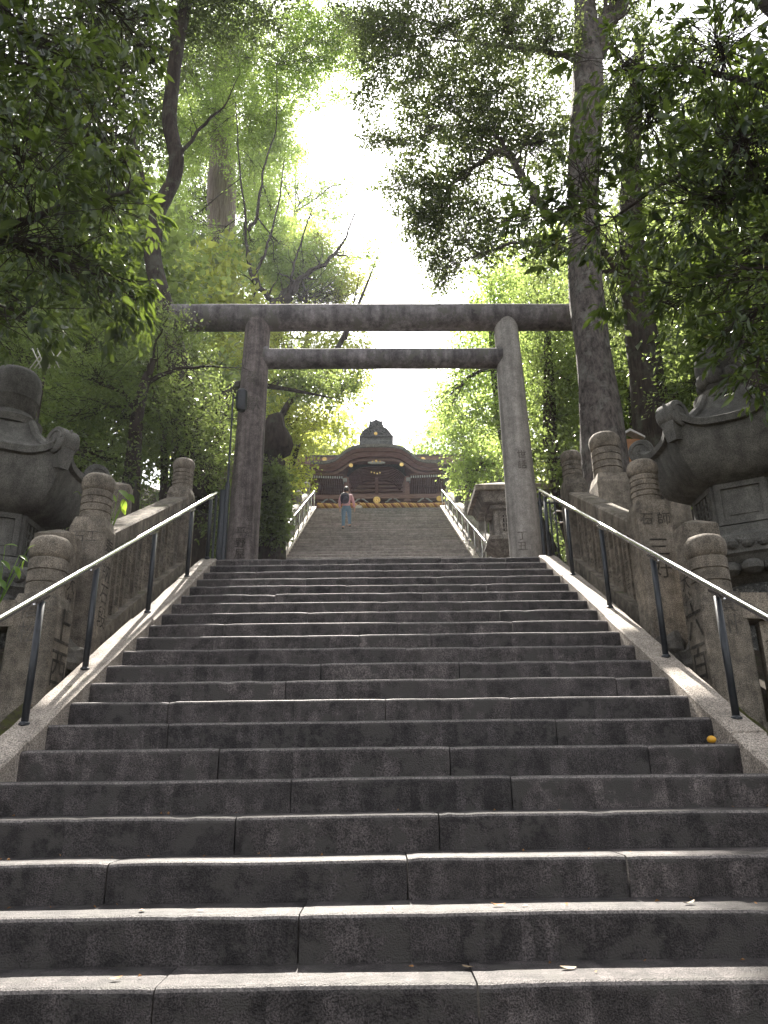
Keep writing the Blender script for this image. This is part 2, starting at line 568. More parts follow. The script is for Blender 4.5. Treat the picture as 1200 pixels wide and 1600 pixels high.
def block(x0, x1, y, z, r, t, seg, jit, seed, wear=1.0):
    """one stone of a step: worn rounded nosing, uneven front and top"""
    rs = random.Random(seed)
    n = max(2, int((x1 - x0) / seg))
    dz, dy = rs.uniform(-.5, .5) * jit * 1.4, rs.uniform(-.6, .6) * jit * 1.4
    tilt = rs.uniform(-.4, .4) * jit
    prof = [(0.0, -r - 0.03), (0.0, -0.028 * wear), (0.0025 * wear, -0.015 * wear), (0.010 * wear, -0.005 * wear), (0.026 * wear, 0.0), (t + 0.03, 0.002)]
    m_ = len(prof)
    vs = []
    for i in range(n + 1):
        u = i / n
        x = x0 + (x1 - x0) * u
        a = noise.noise(Vector((x * 2.2 + seed, y * 3, z))) * jit
        b = noise.noise(Vector((x * 9 + seed, 5 + y * 3, z))) * jit * 0.55
        chip = max(0, noise.noise(Vector((x * 7.0, 9 + seed, z))) - 0.36) * 0.03 + max(0, noise.noise(Vector((x * 23.0, 3 + seed, z))) - 0.25) * 0.008
        endc = 0.005 if (i == 0 or i == n) else 0.0
        for k, (py, pz) in enumerate(prof):
            w = 1.0 if k < 5 else 0.3
            ch = chip + endc if k in (2, 3, 4) else (endc * 0.6 if k < 2 else 0)
            vs.append((x, y + py + dy + (a + b) * 0.6 * w + ch * 0.6, z + pz + dz + tilt * (u - .5) + a * 0.7 * w - (ch * 0.6 if 1 < k < 5 else 0)))
    fs, sm = [], []
    for i in range(n):
        for k in range(m_ - 1):
            fs.append((i * m_ + k, (i + 1) * m_ + k, (i + 1) * m_ + k + 1, i * m_ + k + 1))
    g = MB()
    g.add(vs, fs, False)
    g.sm = [(j % (m_ - 1)) in (1, 2, 3) for j in range(len(fs))]
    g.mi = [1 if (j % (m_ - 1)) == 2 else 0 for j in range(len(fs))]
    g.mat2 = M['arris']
    g.add([vs[k] for k in range(m_)], [tuple(range(m_))])
    g.add([vs[n * m_ + k] for k in range(m_)], [tuple(range(m_ - 1, -1, -1))])
    return g


def px2x(px, n):
    D = Y0 + n * T
    return ((px - 592) / 1200) * (D * math.cos(R(PITCH)) + (Z0 - 1.6 + n * RI) * math.sin(R(PITCH)))


JOINTS = {0: [235, 740], 1: [462, 1192], 2: [165, 632, 975], 3: [365, 682], 4: [452, 795], 5: [340, 700, 1010], 6: [262, 866], 7: [262, 600, 795], 8: [445, 961],
          9: [500, 716], 10: [325, 633], 11: [560, 672], 12: [350, 620, 800], 13: [480, 780], 14: [595, 720], 15: [430, 660], 16: [540, 760], 17: [478, 682], 18: [400, 600], 19: [500, 715], 20: [440, 560, 690, 790]}
for n in range(-5, 21):
    js = [px2x(p, n) for p in JOINTS.get(n, [300, 700])] if n in JOINTS else [random.uniform(-1.2, -.3), random.uniform(.3, 1.2)]
    js = [j for j in js if -HALF + .2 < j < HALF - .2]
    ed = [-HALF] + sorted(js) + [HALF]
    for i in range(len(ed) - 1):
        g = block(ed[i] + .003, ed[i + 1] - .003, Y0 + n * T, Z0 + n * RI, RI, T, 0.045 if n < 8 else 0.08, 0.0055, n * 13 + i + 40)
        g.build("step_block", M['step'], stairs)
# sloping granite edging either side
for s in (-1, 1):
    cuts = [0.9, 2.2, 3.4, 4.55, 5.5, 6.75, 8.15, LAND_Y0 + .25]
    for i in range(len(cuts) - 1):
        a, b = cuts[i] + .004, cuts[i + 1] - .004
        g = MB()
        xi, xo = HALF - 0.015, HALF + 0.185
        dx = random.uniform(-.008, .008)
        nn = 6
        vs = []
        for k in range(nn + 1):
            y = a + (b - a) * k / nn
            z = nose(min(y, LAND_Y0)) + 0.022 + random.uniform(-.004, .004)
            if y > LAND_Y0: z = LAND_Z + .022
            j1, j2 = random.uniform(-.006, .006), random.uniform(-.006, .006)
            vs += [(s * (xi + dx + j1), y, z - .6), (s * (xi + dx + j1), y, z - .014), (s * (xi + .014 + dx + j1), y, z), (s * (xo - .014 + dx + j2), y, z + .002), (s * (xo + dx + j2), y, z - .012), (s * (xo + dx), y, z - .6)]
        fs = []
        for k in range(nn):
            for m_ in range(5):
                q = (k * 6 + m_, (k + 1) * 6 + m_, (k + 1) * 6 + m_ + 1, k * 6 + m_ + 1)
                fs.append(q if s < 0 else q[::-1])
        fs += [tuple(range(6)), tuple(range(nn * 6, nn * 6 + 6))]
        g.add(vs, fs)
        g.build("edging_stone", M['granite'], stairs)
# landing under the gate and the upper flight
landing = tag(empty("landing", (0, 0, 0)), kind='structure')
for i in range(7):
    for j in range(5):
        x0, x1 = -4.2 + i * 1.2 + .004, -4.2 + (i + 1) * 1.2 - .004
        y0, y1 = LAND_Y0 + T + .04 + j * .99, LAND_Y0 + T + .04 + (j + 1) * .99 - .008
        g = MB(); g.bbox(((x0 + x1) / 2, (y0 + y1) / 2, LAND_Z - .06 + random.uniform(-.002, .002)), (x1 - x0, y1 - y0, .12), .006)
        g.build("paving_slab", M['step'], landing)
upper = tag(empty("upper_stairs", (0, 0, 0)), kind='structure')
UH = 2.62
for n in range(1, UN + 1):
    ed = [-UH, random.uniform(-1.2, -.2), random.uniform(.3, 1.4), UH]
    for i in range(3):
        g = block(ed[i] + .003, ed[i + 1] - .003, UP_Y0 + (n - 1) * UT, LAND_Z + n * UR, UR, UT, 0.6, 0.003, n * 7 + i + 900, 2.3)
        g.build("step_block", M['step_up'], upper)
for s in (-1, 1):
    for k in range(10):
        a, b = UP_Y0 + k * 1.6, UP_Y0 + (k + 1) * 1.6 - .008
        za, zb = nose(a) + UR + .01, nose(b) + UR + .01
        g = MB()
        g.hexa([(s * UH * .997, a, za - .7), (s * (UH + .3), a, za - .7), (s * (UH + .3), b, zb - .7), (s * UH * .997, b, zb - .7),
                (s * UH * .997, a, za), (s * (UH + .3), a, za), (s * (UH + .3), b, zb), (s * UH * .997, b, zb)])
        g.build("edging_stone", M['granite'], upper)
terr = tag(empty("shrine_terrace", (0, 0, 0)), kind='structure')
for i in range(6):
    g = MB(); g.bbox((-7.5 + i * 3.0 + 0, TOP_Y + 7, TOP_Z - .3), (2.99, 14 - UT * 2, .6), .01)
    g.build("paving_slab", M['step'], terr)
# mossy gutters between edging and fence
for s in (-1, 1):
    g = MB(True)
    vs = []
    K = 60
    for k in range(K + 1):
        y = 1.0 + (LAND_Y0 - 0.9) * k / K
        z = nose(y) - .17 if s < 0 else nose(y) - .24
        for x, dz in ((2.2, 0.0), (2.27, -.05), (2.36, -.04), (2.46, 0.03)):
            vs.append((s * x, y, z + dz + 0.03 * noise.noise(Vector((x * 9, y * 5, s)))))
    g.add(vs, [(k * 4 + i, k * 4 + i + 1, k * 4 + 5 + i, k * 4 + 4 + i)[::s] for k in range(K) for i in range(3)], True)
    tag(g.build("gutter_path", M['moss']), kind='structure')
# ------------------------------------------------------------------ torii gate
torii = tag(empty("torii_gate", (0, 11.0, LAND_Z)), "large weathered stone torii gate standing on the landing across the stairs", "torii gate")
TY = 11.0


def tl(p):
    return Vector(p) - torii.location


def round_shaft(p0, p1, r0, r1, n=22, rows=14, seed=0):
    g = MB()
    p0, p1 = Vector(p0), Vector(p1)
    pts = [p0.lerp(p1, k / rows) for k in range(rows + 1)]
    rad = []
    for k in range(rows + 1):
        u = k / rows
        rad.append(r0 + (r1 - r0) * u + 0.005 * noise.noise(Vector((u * 6, seed, 0))))
    g.tube(pts, rad, n, True, True, wob=0.02)
    return g


pl0, pl1 = at(377, 880, TY), at(404, 498, TY)
pr0, pr1 = at(823, 872, TY), at(790, 506, TY)
dl = (pl1 - pl0).normalized()
dr = (pr1 - pr0).normalized()
pl0 = pl0 - dl * ((pl0.z - LAND_Z) / dl.z)
pr0 = pr0 - dr * ((pr0.z - LAND_Z) / dr.z)
pil = round_shaft(tl(pl0), tl(pl1 + dl * .06), 0.245, 0.205, seed=1).build("pillar", M['torii_brown'], torii)
pir = round_shaft(tl(pr0), tl(pr1 + dr * .06), 0.255, 0.200, seed=2).build("pillar", M['torii_pale'], torii)
bl, br = at(269, 497, TY), at(925, 496, TY)
round_shaft(tl(bl), tl(br), 0.225, 0.225, seed=3, rows=18).build("top_beam", M['torii'], torii)
tl_l, tl_r = at(392, 561, TY), at(806, 560, TY)
round_shaft(tl(tl_l), tl(tl_r), 0.168, 0.168, seed=4, rows=14).build("tie_beam", M['torii'], torii)
# collar stones where the tie beam meets the pillars, plinth rings
for p in ((417, 559), (780, 559)):
    c = tl(at(p[0], p[1], TY))
    g = MB(); g.tube([c - Vector((.035, 0, 0)), c + Vector((.035, 0, 0))], 0.19, 20)
    g.build("collar", M['torii'], torii)
for p in (pl0, pr0):
    c = tl(p)
    g = MB(); g.lathe([(.36, -.02), (.36, .05), (.33, .10), (.27, .115)], c, 22, False)
    g.build("plinth", M['torii'], torii)


def pill_text(body, size, p0, d, u, r, mat, vertical, parent):
    c = tl(p0 + d * u) + Vector((0, -1, 0)) * r
    return inscribe(body, size, parent, c, Vector((0.02 if p0.x > 0 else 0.05, -1, 0)), mat, vertical)


for (ch, py) in (("奉", 603), ("獻", 642)):
    f = (880 - py) / (880 - 498)
    L_ = (pl1 - pl0).length
    c = at(377 + 27 * f + 3, py, TY)
    inscribe(ch, 0.27, torii, tl(c) + Vector((0.01, -.238, 0)), (0.06, -1, -.02), M['carve_soft'], False)
for i, ch in enumerate("明治十年") :
    py = 812 + i * 13
    inscribe(ch, 0.115, torii, tl(at(394 - i * .7, py - 8, TY)) + Vector((0, -.222, 0)), (0.5, -1, 0), M['carve'], False)
for i, ch in enumerate("平野屋") :
    inscribe(ch, 0.16, torii, tl(at(381 - i * 1.0, 840 + i * 17, TY)) + Vector((0, -.25, 0)), (0.05, -1, 0), M['carve'], False)
for i, ch in enumerate("丁丑") :
    inscribe(ch, 0.15, torii, tl(at(811 + i, 846 + i * 16, TY)) + Vector((0, -.255, 0)), (-.15, -1, 0), M['carve_soft'], False)
    inscribe("世話"[i], 0.15, torii, tl(at(811 + i, 720 + i * 16, TY)) + Vector((0, -.235, 0)), (-.05, -1, 0), M['carve_soft'], False)


# ------------------------------------------------------------------ stone fences beside the stairs
def post_parts(parent, base, top, w, inner, name="post", rings=4):
    """square shaft with sloping shoulders, ringed neck and a bulging cap; coordinates in the parent's space"""
    x, y, z0 = base
    h = top - z0
    k = w / 0.30
    hs = h - 0.43 * k
    g = MB()
    a = w / 2
    e = a * 0.84
    for zz, q in ((0, a), (hs - .10 * k, a)):
        pass
    vs = []
    for zz, q in ((0.0, a * 1.03), (hs - .09 * k, a), (hs, e)):
        b = 0.018
        vs += [(x - q + b, y - q, z0 + zz), (x + q - b, y - q, z0 + zz), (x + q, y - q + b, z0 + zz), (x + q, y + q - b, z0 + zz),
               (x + q - b, y + q, z0 + zz), (x - q + b, y + q, z0 + zz), (x - q, y + q - b, z0 + zz), (x - q, y - q + b, z0 + zz)]
    fs = [tuple(range(7, -1, -1)), tuple(range(16, 24))]
    for r_ in range(2):
        for i in range(8):
            j = (i + 1) % 8
            fs.append((r_ * 8 + i, r_ * 8 + j, r_ * 8 + 8 + j, r_ * 8 + 8 + i))
    g.add(vs, fs)
    shaft = g.build(name, M['fence'], parent)
    r = w * 0.415
    prof = [(r * 1.04, hs - .01)]
    zz = hs
    for i in range(rings):
        hh = 0.26 * k / rings
        prof += [(r * 1.04, zz + .004), (r * 1.04, zz + hh - .012), (r * .97, zz + hh - .006), (r * .97, zz + hh)]
        zz += hh
    g = MB(); g.lathe([(p, q + z0) for p, q in prof], (x, y, 0), 22, False)
    g.build("ringed_neck", M['fence'], shaft)
    H_ = z0 + h - zz - z0
    cap = [(r * .9, 0), (r * 1.02, .012), (r * 1.10, H_ * .22), (r * 1.14, H_ * .45), (r * 1.08, H_ * .70), (r * .88, H_ * .88), (r * .5, H_ * .98), (0.01, H_)]
    g = MB(); g.lathe([(p, q + zz + z0) for p, q in cap], (x, y, 0), 22, True)
    g.build("cap", M['fence'], shaft)
    return shaft


NAMES = ["奉納大阪講中", "金百圓堺講中", "永代御神燈講", "奉納岡山社中", "金五十圓講中", "讃岐國丸亀講", "奉納神戸講社", "金百圓備前講", "奉納尾道社中", "伊豫國松山講", "金三十圓講社", "奉納高松社中"]


def sloped_fence(side, y0, y1, xf, label, group, post_ends, nb, wpost=0.30):
    """balusters on a sloping curb with a sloping square rail; post_ends: [(y, top_z, label)]"""
    ymid = (y0 + y1) / 2
    root = tag(empty("stone_fence", (side * xf, y0, nose(y0))), label, "stone fence", group)
    O = Vector(root.location)
    loc = lambda x, y, z: Vector((side * x, y, z)) - O
    sl = SL
    # curb in pieces
    nseg = 2
    for i in range(nseg):
        a, b = y0 + (y1 - y0) * i / nseg + .003, y0 + (y1 - y0) * (i + 1) / nseg - .003
        g = MB()
        xa, xb = xf - .04, xf + .26
        za, zb = nose(a) + .0, nose(b) + .0
        g.hexa([loc(xa, a, za - .45), loc(xb, a, za - .45), loc(xb, b, zb - .45), loc(xa, b, zb - .45), loc(xa, a, za), loc(xb, a, za), loc(xb, b, zb), loc(xa, b, zb)])
        g.build("curb", M['fence'], root)
    cuts = [0, .36, .68, 1] if side < 0 else [0, .55, 1]
    for i in range(len(cuts) - 1):
        a, b = y0 + (y1 - y0) * cuts[i] + .003, y0 + (y1 - y0) * cuts[i + 1] - .003
        g = MB()
        xa, xb = xf - .02, xf + .235
        za, zb = nose(a) + .70, nose(b) + .70
        if side < 0 and i == 0:
            za -= .0
        h = .165 + random.uniform(-.006, .006)
        c = .02
        p = []
        for (yy, zz) in ((a, za), (b, zb)):
            p.append([loc(xa, yy, zz), loc(xb, yy, zz), loc(xb, yy, zz + h - c), loc(xb - c, yy, zz + h), loc(xa + c, yy, zz + h), loc(xa, yy, zz + h - c)])
        fs = [tuple(range(5, -1, -1)), tuple(range(6, 12))] + [(k, (k + 1) % 6, (k + 1) % 6 + 6, k + 6) for k in range(6)]
        g.add(p[0] + p[1], fs)
        g.build("top_rail", M['fence'], root)
    for i in range(nb):
        y = y0 + (y1 - y0) * (i + .5) / nb
        w, d = .165, .15
        g = MB()
        z0a, z0b = nose(y - w / 2), nose(y + w / 2)
        x0, x1 = xf + .035, xf + .035 + d
        j = random.uniform(-.008, .008)
        g.hexa([loc(x0 + j, y - w / 2, z0a), loc(x1 + j, y - w / 2, z0a), loc(x1 + j, y + w / 2, z0b), loc(x0 + j, y + w / 2, z0b),
                loc(x0 + j, y - w / 2, z0a + .70), loc(x1 + j, y - w / 2, z0a + .70), loc(x1 + j, y + w / 2, z0b + .70), loc(x0 + j, y + w / 2, z0b + .70)])
        b_ = g.build("baluster", M['fence'], root)
        nm = NAMES[(i * 5 + (0 if side < 0 else 3)) % len(NAMES)]
        inscribe(nm, 0.105, b_, loc(x0 + j, y, nose(y) + .36), (-side, 0, 0), M['carve'])
    for k_, (yy, top, w, body, big) in enumerate(post_ends):
        p = post_parts(root, loc(xf + .10, yy, nose(yy) - .45), (top - O.z), w, side, rings=4 + (k_ + (side > 0)) % 2)
        if body:
            xx = xf + .10 - w / 2 - .001
            inscribe(body, big, p, loc(xx, yy, nose(yy) + .42), (-side, 0, 0), M['carve'])
    return root


FG = "stone fences along the lower stairs"
lf = sloped_fence(-1, 6.62, 9.02, 2.42, "carved stone fence on the left with sunlit sloping rail below the torii pillar", FG,
                  [(6.45, 4.30, .31, "奉納石段", .20), (9.2, 5.66, .30, "明治丙申", .19)], 9)
rf = sloped_fence(1, 6.95, 9.02, 2.42, "carved stone fence on the right with sloping rail beside the big tree trunk", FG,
                  [(6.75, 4.52, .31, "", .2), (9.2, 5.72, .29, "講中安全", .16)], 8)
# letters on the right middle post face the climber
def face_text(root, body, size, p, nrm, mat='carve', vertical=True):
    return inscribe(body, size, root, Vector(p) - Vector(root.location), nrm, M[mat], vertical)
face_text(rf, "石", .13, (2.44, 6.594, 3.87), (0, -1, 0), 'carve', False)
face_text(rf, "師", .13, (2.60, 6.594, 3.87), (0, -1, 0), 'carve', False)
face_text(rf, "三好", .20, (2.52, 6.594, 3.50), (0, -1, 0), 'carve')
face_text(lf, "石工", .12, (-2.52, 6.294, 3.66), (0, -1, 0), 'carve_soft', False)


def low_fence(side, label):
    """the lower fence that turns away from the stairs: corner post, level rail, leaning row of carved balusters"""
    xp, yp = 2.50, 5.62
    zc = nose(yp)
    root = tag(empty("stone_fence", (side * xp, yp, zc)), label, "stone fence", FG)
    O = Vector(root.location)
    dirv = Vector((side * math.cos(R(14)), -math.sin(R(14)), 0))
    nv = Vector((dirv.y * side, -dirv.x * side, 0)) 
    nv = Vector((-side * math.sin(R(14)), -math.cos(R(14)), 0))
    top = 3.40 if side > 0 else 3.44
    p = post_parts(root, (0, 0, -.75), top - O.z, .33, side, rings=3)
    def quadbox(a, b, z0, z1, d, name, drop0=0, drop1=0, back=.0):
        g = MB()
        pa, pb = dirv * a, dirv * b
        n0, n1 = nv * (d / 2 - back), -nv * (d / 2 + back)
        P = []
        for zz0, zz1 in ((z0, z0), (z1, z1)):
            P += [pa + n0 + Vector((0, 0, zz0 - drop0)), pb + n0 + Vector((0, 0, zz0 - drop1)), pb + n1 + Vector((0, 0, zz0 - drop1)), pa + n1 + Vector((0, 0, zz0 - drop0))]
        g.hexa(P)
        return g.build(name, M['fence'], root)
    for i in range(3):
        quadbox(.16 + i * .9, .16 + (i + 1) * .9 - .006, .30 + .0, .49, .27, "top_rail", i * .06, (i + 1) * .06)
        quadbox(.16 + i * .9, .16 + (i + 1) * .9 - .006, -.95, -.42, .34, "curb", i * .18, (i + 1) * .18)
    for i in range(11):
        a = .27 + i * .235
        b_ = quadbox(a, a + .135, -.50 - .19 * a, .30 - .066 * a, .15, "baluster")
        inscribe(NAMES[(i + (4 if side > 0 else 9)) % len(NAMES)], .10, b_, dirv * (a + .067) + nv * .075 + Vector((0, 0, -.1 - .13 * a)), nv, M['carve'])
    big = "六百金" if side > 0 else "上西南"
    inscribe(big, .30, p, Vector((-side * .168, 0, .0)), (-side, 0, 0), M['carve'])
    inscribe(big[0], .2, p, Vector((-side * .168, 0.05, .42)), (-side, 0, 0), M['carve_soft'], False)
    inscribe("讃州" if side > 0 else "高松", .17, p, Vector((0, -.168, .33)), (0, -1, 0), M['carve_soft'])
    return root


low_fence(-1, "carved stone fence at lower left, nearest the camera, with the round capped corner post")
low_fence(1, "carved stone fence at lower right, nearest the camera, below the big lantern")


def stele(side, x, y, z0, top, w, d, label, body, group=None, rot=0.0, size=.17, peaked=True, capped=False, name="stone_stele", nrm=None):
    root = tag(empty(name, (side * x, y, z0), rot), label, "stone pillar" if capped else "stele", group)
    h = top - z0
    if capped:
        post_parts(root, (0, 0, 0), h, w, side)
        return root
    g = MB()
    g.bbox((0, 0, (h - .05) / 2), (w, d, h - .05), .015)
    a = g.build("slab", M['fence'], root)
    g = MB()
    x_, y_ = w / 2 - .016, d / 2 - .016
    g.add([(-x_, -y_, h - .05), (x_, -y_, h - .05), (x_, y_, h - .05), (-x_, y_, h - .05), (-.02, -.02, h), (.02, -.02, h), (.02, .02, h), (-.02, .02, h)],
          [(0, 1, 5, 4), (1, 2, 6, 5), (2, 3, 7, 6), (3, 0, 4, 7), (4, 5, 6, 7), (3, 2, 1, 0)])
    g.build("crown_stone", M['fence'], root)
    n_ = nrm or (-side, 0, 0)
    off = Vector(n_) * ((w if abs(n_[0]) > .5 else d) / 2)
    inscribe(body, size, a, off + Vector((0, 0, h * .52)), n_, M['carve'])
    return root


SG = "inscribed stone pillars behind the fences"
stele(-1, 2.64, 6.05, 1.6, 3.64, .30, .26, "flat topped inscribed pillar between two round capped posts at left", "大久保講中安全", SG)
stele(1, 2.70, 6.20, 1.7, 3.72, .30, .26, "flat topped inscribed pillar between two round capped posts at right", "大谷善心講中", SG)
stele(-1, 3.02, 8.15, 2.9, 4.92, .42, .2, "flat grey stele standing behind the sunlit rail at left", "金刀奉納講社中", SG, nrm=(0, -1, 0), rot=0.12, size=.15)
stele(1, 3.02, 9.3, 3.5, 6.02, .44, .4, "tall round capped stone pillar standing in front of the big tree trunk", "", SG, capped=True, name="stone_pillar")
stele(1, 3.62, 8.7, 3.4, 5.35, .24, .2, "slim plain stone pillar seen under the edge of the right lantern roof", "奉納", SG, nrm=(0, -1, 0), size=.11)


def rock(name, c, r, label, seed, cat="rock", group="loose stones at the foot of the fences"):
    g = MB()
    g.ball((0, 0, 0), r, 14, 9)
    g.v = [tuple(Vector(p) * (1 + .6 * noise.noise(Vector(p) * (1.6 / max(r)) + Vector((seed, 0, 0)))) ) for p in g.v]
    g.sm = [False] * len(g.sm)
    o = g.build(name, M['rock'], None, c)
    return tag(o, label, cat, group)


rock("rock", (-2.42, 5.95, nose(5.95) - .05), (.14, .2, .16), "rounded speckled rock below the inscribed pillar at left", 1)
rock("rock", (2.44, 6.5, nose(6.5) - .2), (.13, .17, .14), "rough dark rock under the middle post at right", 2)
rock("rock", (2.44, 5.98, nose(5.98) - .12), (.12, .15, .15), "small dark rock beside the corner post at right", 3)


# ------------------------------------------------------------------ handrails
def handrail(side, x, p0, p1, label, group, posts, tube_r=.022, h=.0, drop=True, zb=None, steelpost=False):
    root = tag(empty("handrail", (side * x, p0[0], 0)), label, "handrail", group)
    O = Vector(root.location)
    a = Vector((side * x, p0[0], p0[1])) - O
    b = Vector((side * x, p1[0], p1[1])) - O
    g = MB()
    pts = [a.lerp(b, k / 16) for k in range(17)]
    g.tube(pts, tube_r, 12)
    g.build("rail_tube", M['steel'], root)
    if drop:
        g = MB()
        g.tube([b + Vector((0, -.01, -.002)), b + Vector((0, .035, -.015)), b + Vector((0, .05, -.06)), b + Vector((0, .055, -.30)), b + Vector((0, .055, -1.0))], tube_r * .75, 10)
        g.build("end_post", M['post'], root)
    sl_ = (b.z - a.z) / (b.y - a.y)
    for y in posts:
        zt = a.z + (y - O.y - a.y) * sl_
        zbot = zb(y) if zb else nose(y) + .02
        g = MB()
        g.tube([Vector((0, y - O.y, zbot - .02)), Vector((0, y - O.y, zt - .05))], tube_r * 1.02, 10)
        po = g.build("rail_post", M['post'] if not steelpost else M['steel'], root)
        g = MB()
        L_ = .085
        g.hexa([Vector((sx * .014, y - O.y + sy * L_, zt + sy * L_ * sl_ - tube_r - .022 + zz)) for zz in (0, .014) for sx, sy in ((-1, -1), (1, -1), (1, 1), (-1, 1))])
        g.build("saddle", M['steel'], po)
        g = MB(); g.lathe([(tube_r * 1.5, 0), (tube_r * 1.5, .012), (tube_r * 1.1, .02)], (0, y - O.y, zbot - .004), 12, False)
        g.build("foot_collar", M['post'], po)
    return root


HG = "tubular handrails beside the lower stairs"
railz = lambda y: nose(min(y, 9.17)) + .84
handrail(-1, 2.125, (2.2, nose(2.2) + .80), (9.38, nose(9.17) + .86 + .1), "steel handrail on dark posts along the left edge of lower stairs", HG, [3.3, 4.75, 5.6, 6.95, 8.25, 9.15])
handrail(1, 2.125, (2.2, nose(2.2) + .80), (9.38, nose(9.17) + .86 + .1), "steel handrail on dark posts along the right edge of lower stairs", HG, [3.3, 4.72, 5.72, 6.95, 8.15, 9.15])
HU = "handrails beside the upper stairs"
upn = lambda y: nose(y) + UR
for s, lab in ((-1, "left"), (1, "right")):
    handrail(s, 2.72, (UP_Y0 + .3, upn(UP_Y0 + .3) + .85), (TOP_Y + .1, TOP_Z + .95), "thin steel handrail on the %s of the upper stairs beyond the torii" % lab, HU,
             [UP_Y0 + .5 + k * 1.42 for k in range(12)], .024, steelpost=True, zb=lambda y: nose(y) + .1)


# ------------------------------------------------------------------ stone balustrades of the upper flight
def up_fence(side, y0, y1, k):
    x = 2.98
    ord_ = ("lowest", "second", "middle", "fourth", "topmost")[k]
    root = tag(empty("stone_balustrade", (side * x, y0, nose(y0))), "%s stone balustrade section with rounded rail end on the %s of the upper stairs" % (ord_, "left" if side < 0 else "right"), "balustrade", "balustrades beside the upper stairs")
    O = Vector(root.location)
    L = y1 - y0
    sl_ = UR / UT * .84
    g = MB()
    rows = []
    nseg = 8
    for i in range(nseg + 1):
        u = i / nseg
        y = u * L
        z = .98 + y * sl_ - (.16 * (1 - min(1, u * 3.5)) ** 2)
        for an in range(8):
            a_ = math.pi * an / 7
            rows.append((math.cos(a_) * .14, y, z + math.sin(a_) * .15))
        rows.append((-.14, y, z - .14)); rows.append((.14, y, z - .14))
    n = 10
    fs = [(i * n + q, i * n + (q + 1) % n, (i + 1) * n + (q + 1) % n, (i + 1) * n + q) for i in range(nseg) for q in range(n)]
    fs += [tuple(range(n)), tuple(range(nseg * n, nseg * n + n))]
    g.add(rows, fs, True)
    g.build("top_rail", M['fence2'], root)
    for i in range(7):
        y = (i + .5) * L / 7
        g = MB(); g.bbox((0, y, (.92 + y * sl_ - (-.4 + y * .3)) / 2 + (-.4 + y * .3)), (.13, .17, .92 + y * sl_ - (-.4 + y * .3)), .01)
        g.build("baluster", M['fence2'], root)
    g = MB()
    g.hexa([(-.2, 0, -.5), (.2, 0, -.5), (.2, L, -.5 + L * sl_), (-.2, L, -.5 + L * sl_), (-.2, 0, .15), (.2, 0, .15), (.2, L, .15 + L * sl_ * 1.3), (-.2, L, .15 + L * sl_ * 1.3)])
    g.build("curb", M['fence2'], root)
    g = MB(); g.bbox((side * .02, L - .12, L * sl_ + .35), (.26, .26, 2.0), .02)
    p = g.build("post", M['fence2'], root)
    g = MB(); g.ball((side * .02, L - .12, L * sl_ + 1.42), (.15, .15, .14), 12, 7)
    g.build("cap", M['fence2'], p)


M['fence2'] = stone("pale_fence_stone", (0.26, 0.235, 0.21), (0.42, 0.385, 0.345), speck=(0.55, 0.5), rough=0.85, bump=0.6, stain=(0.35, 0.75), moss=(0.09, 0.095, 0.04), moss_lo=0.80, streak=.5, speck_scale=60)
for s in (-1, 1):
    for k in range(5):
        up_fence(s, UP_Y0 + .6 + k * 3.05, UP_Y0 + .6 + (k + 1) * 3.05 - .15, k)


# ------------------------------------------------------------------ big stone lanterns
def hexr(an, z):
    """radius factor of a hexagon with corners at +-30 degrees"""
    a = (an - R(30)) % R(60) - R(30)
    return math.cos(R(30)) / math.cos(a)


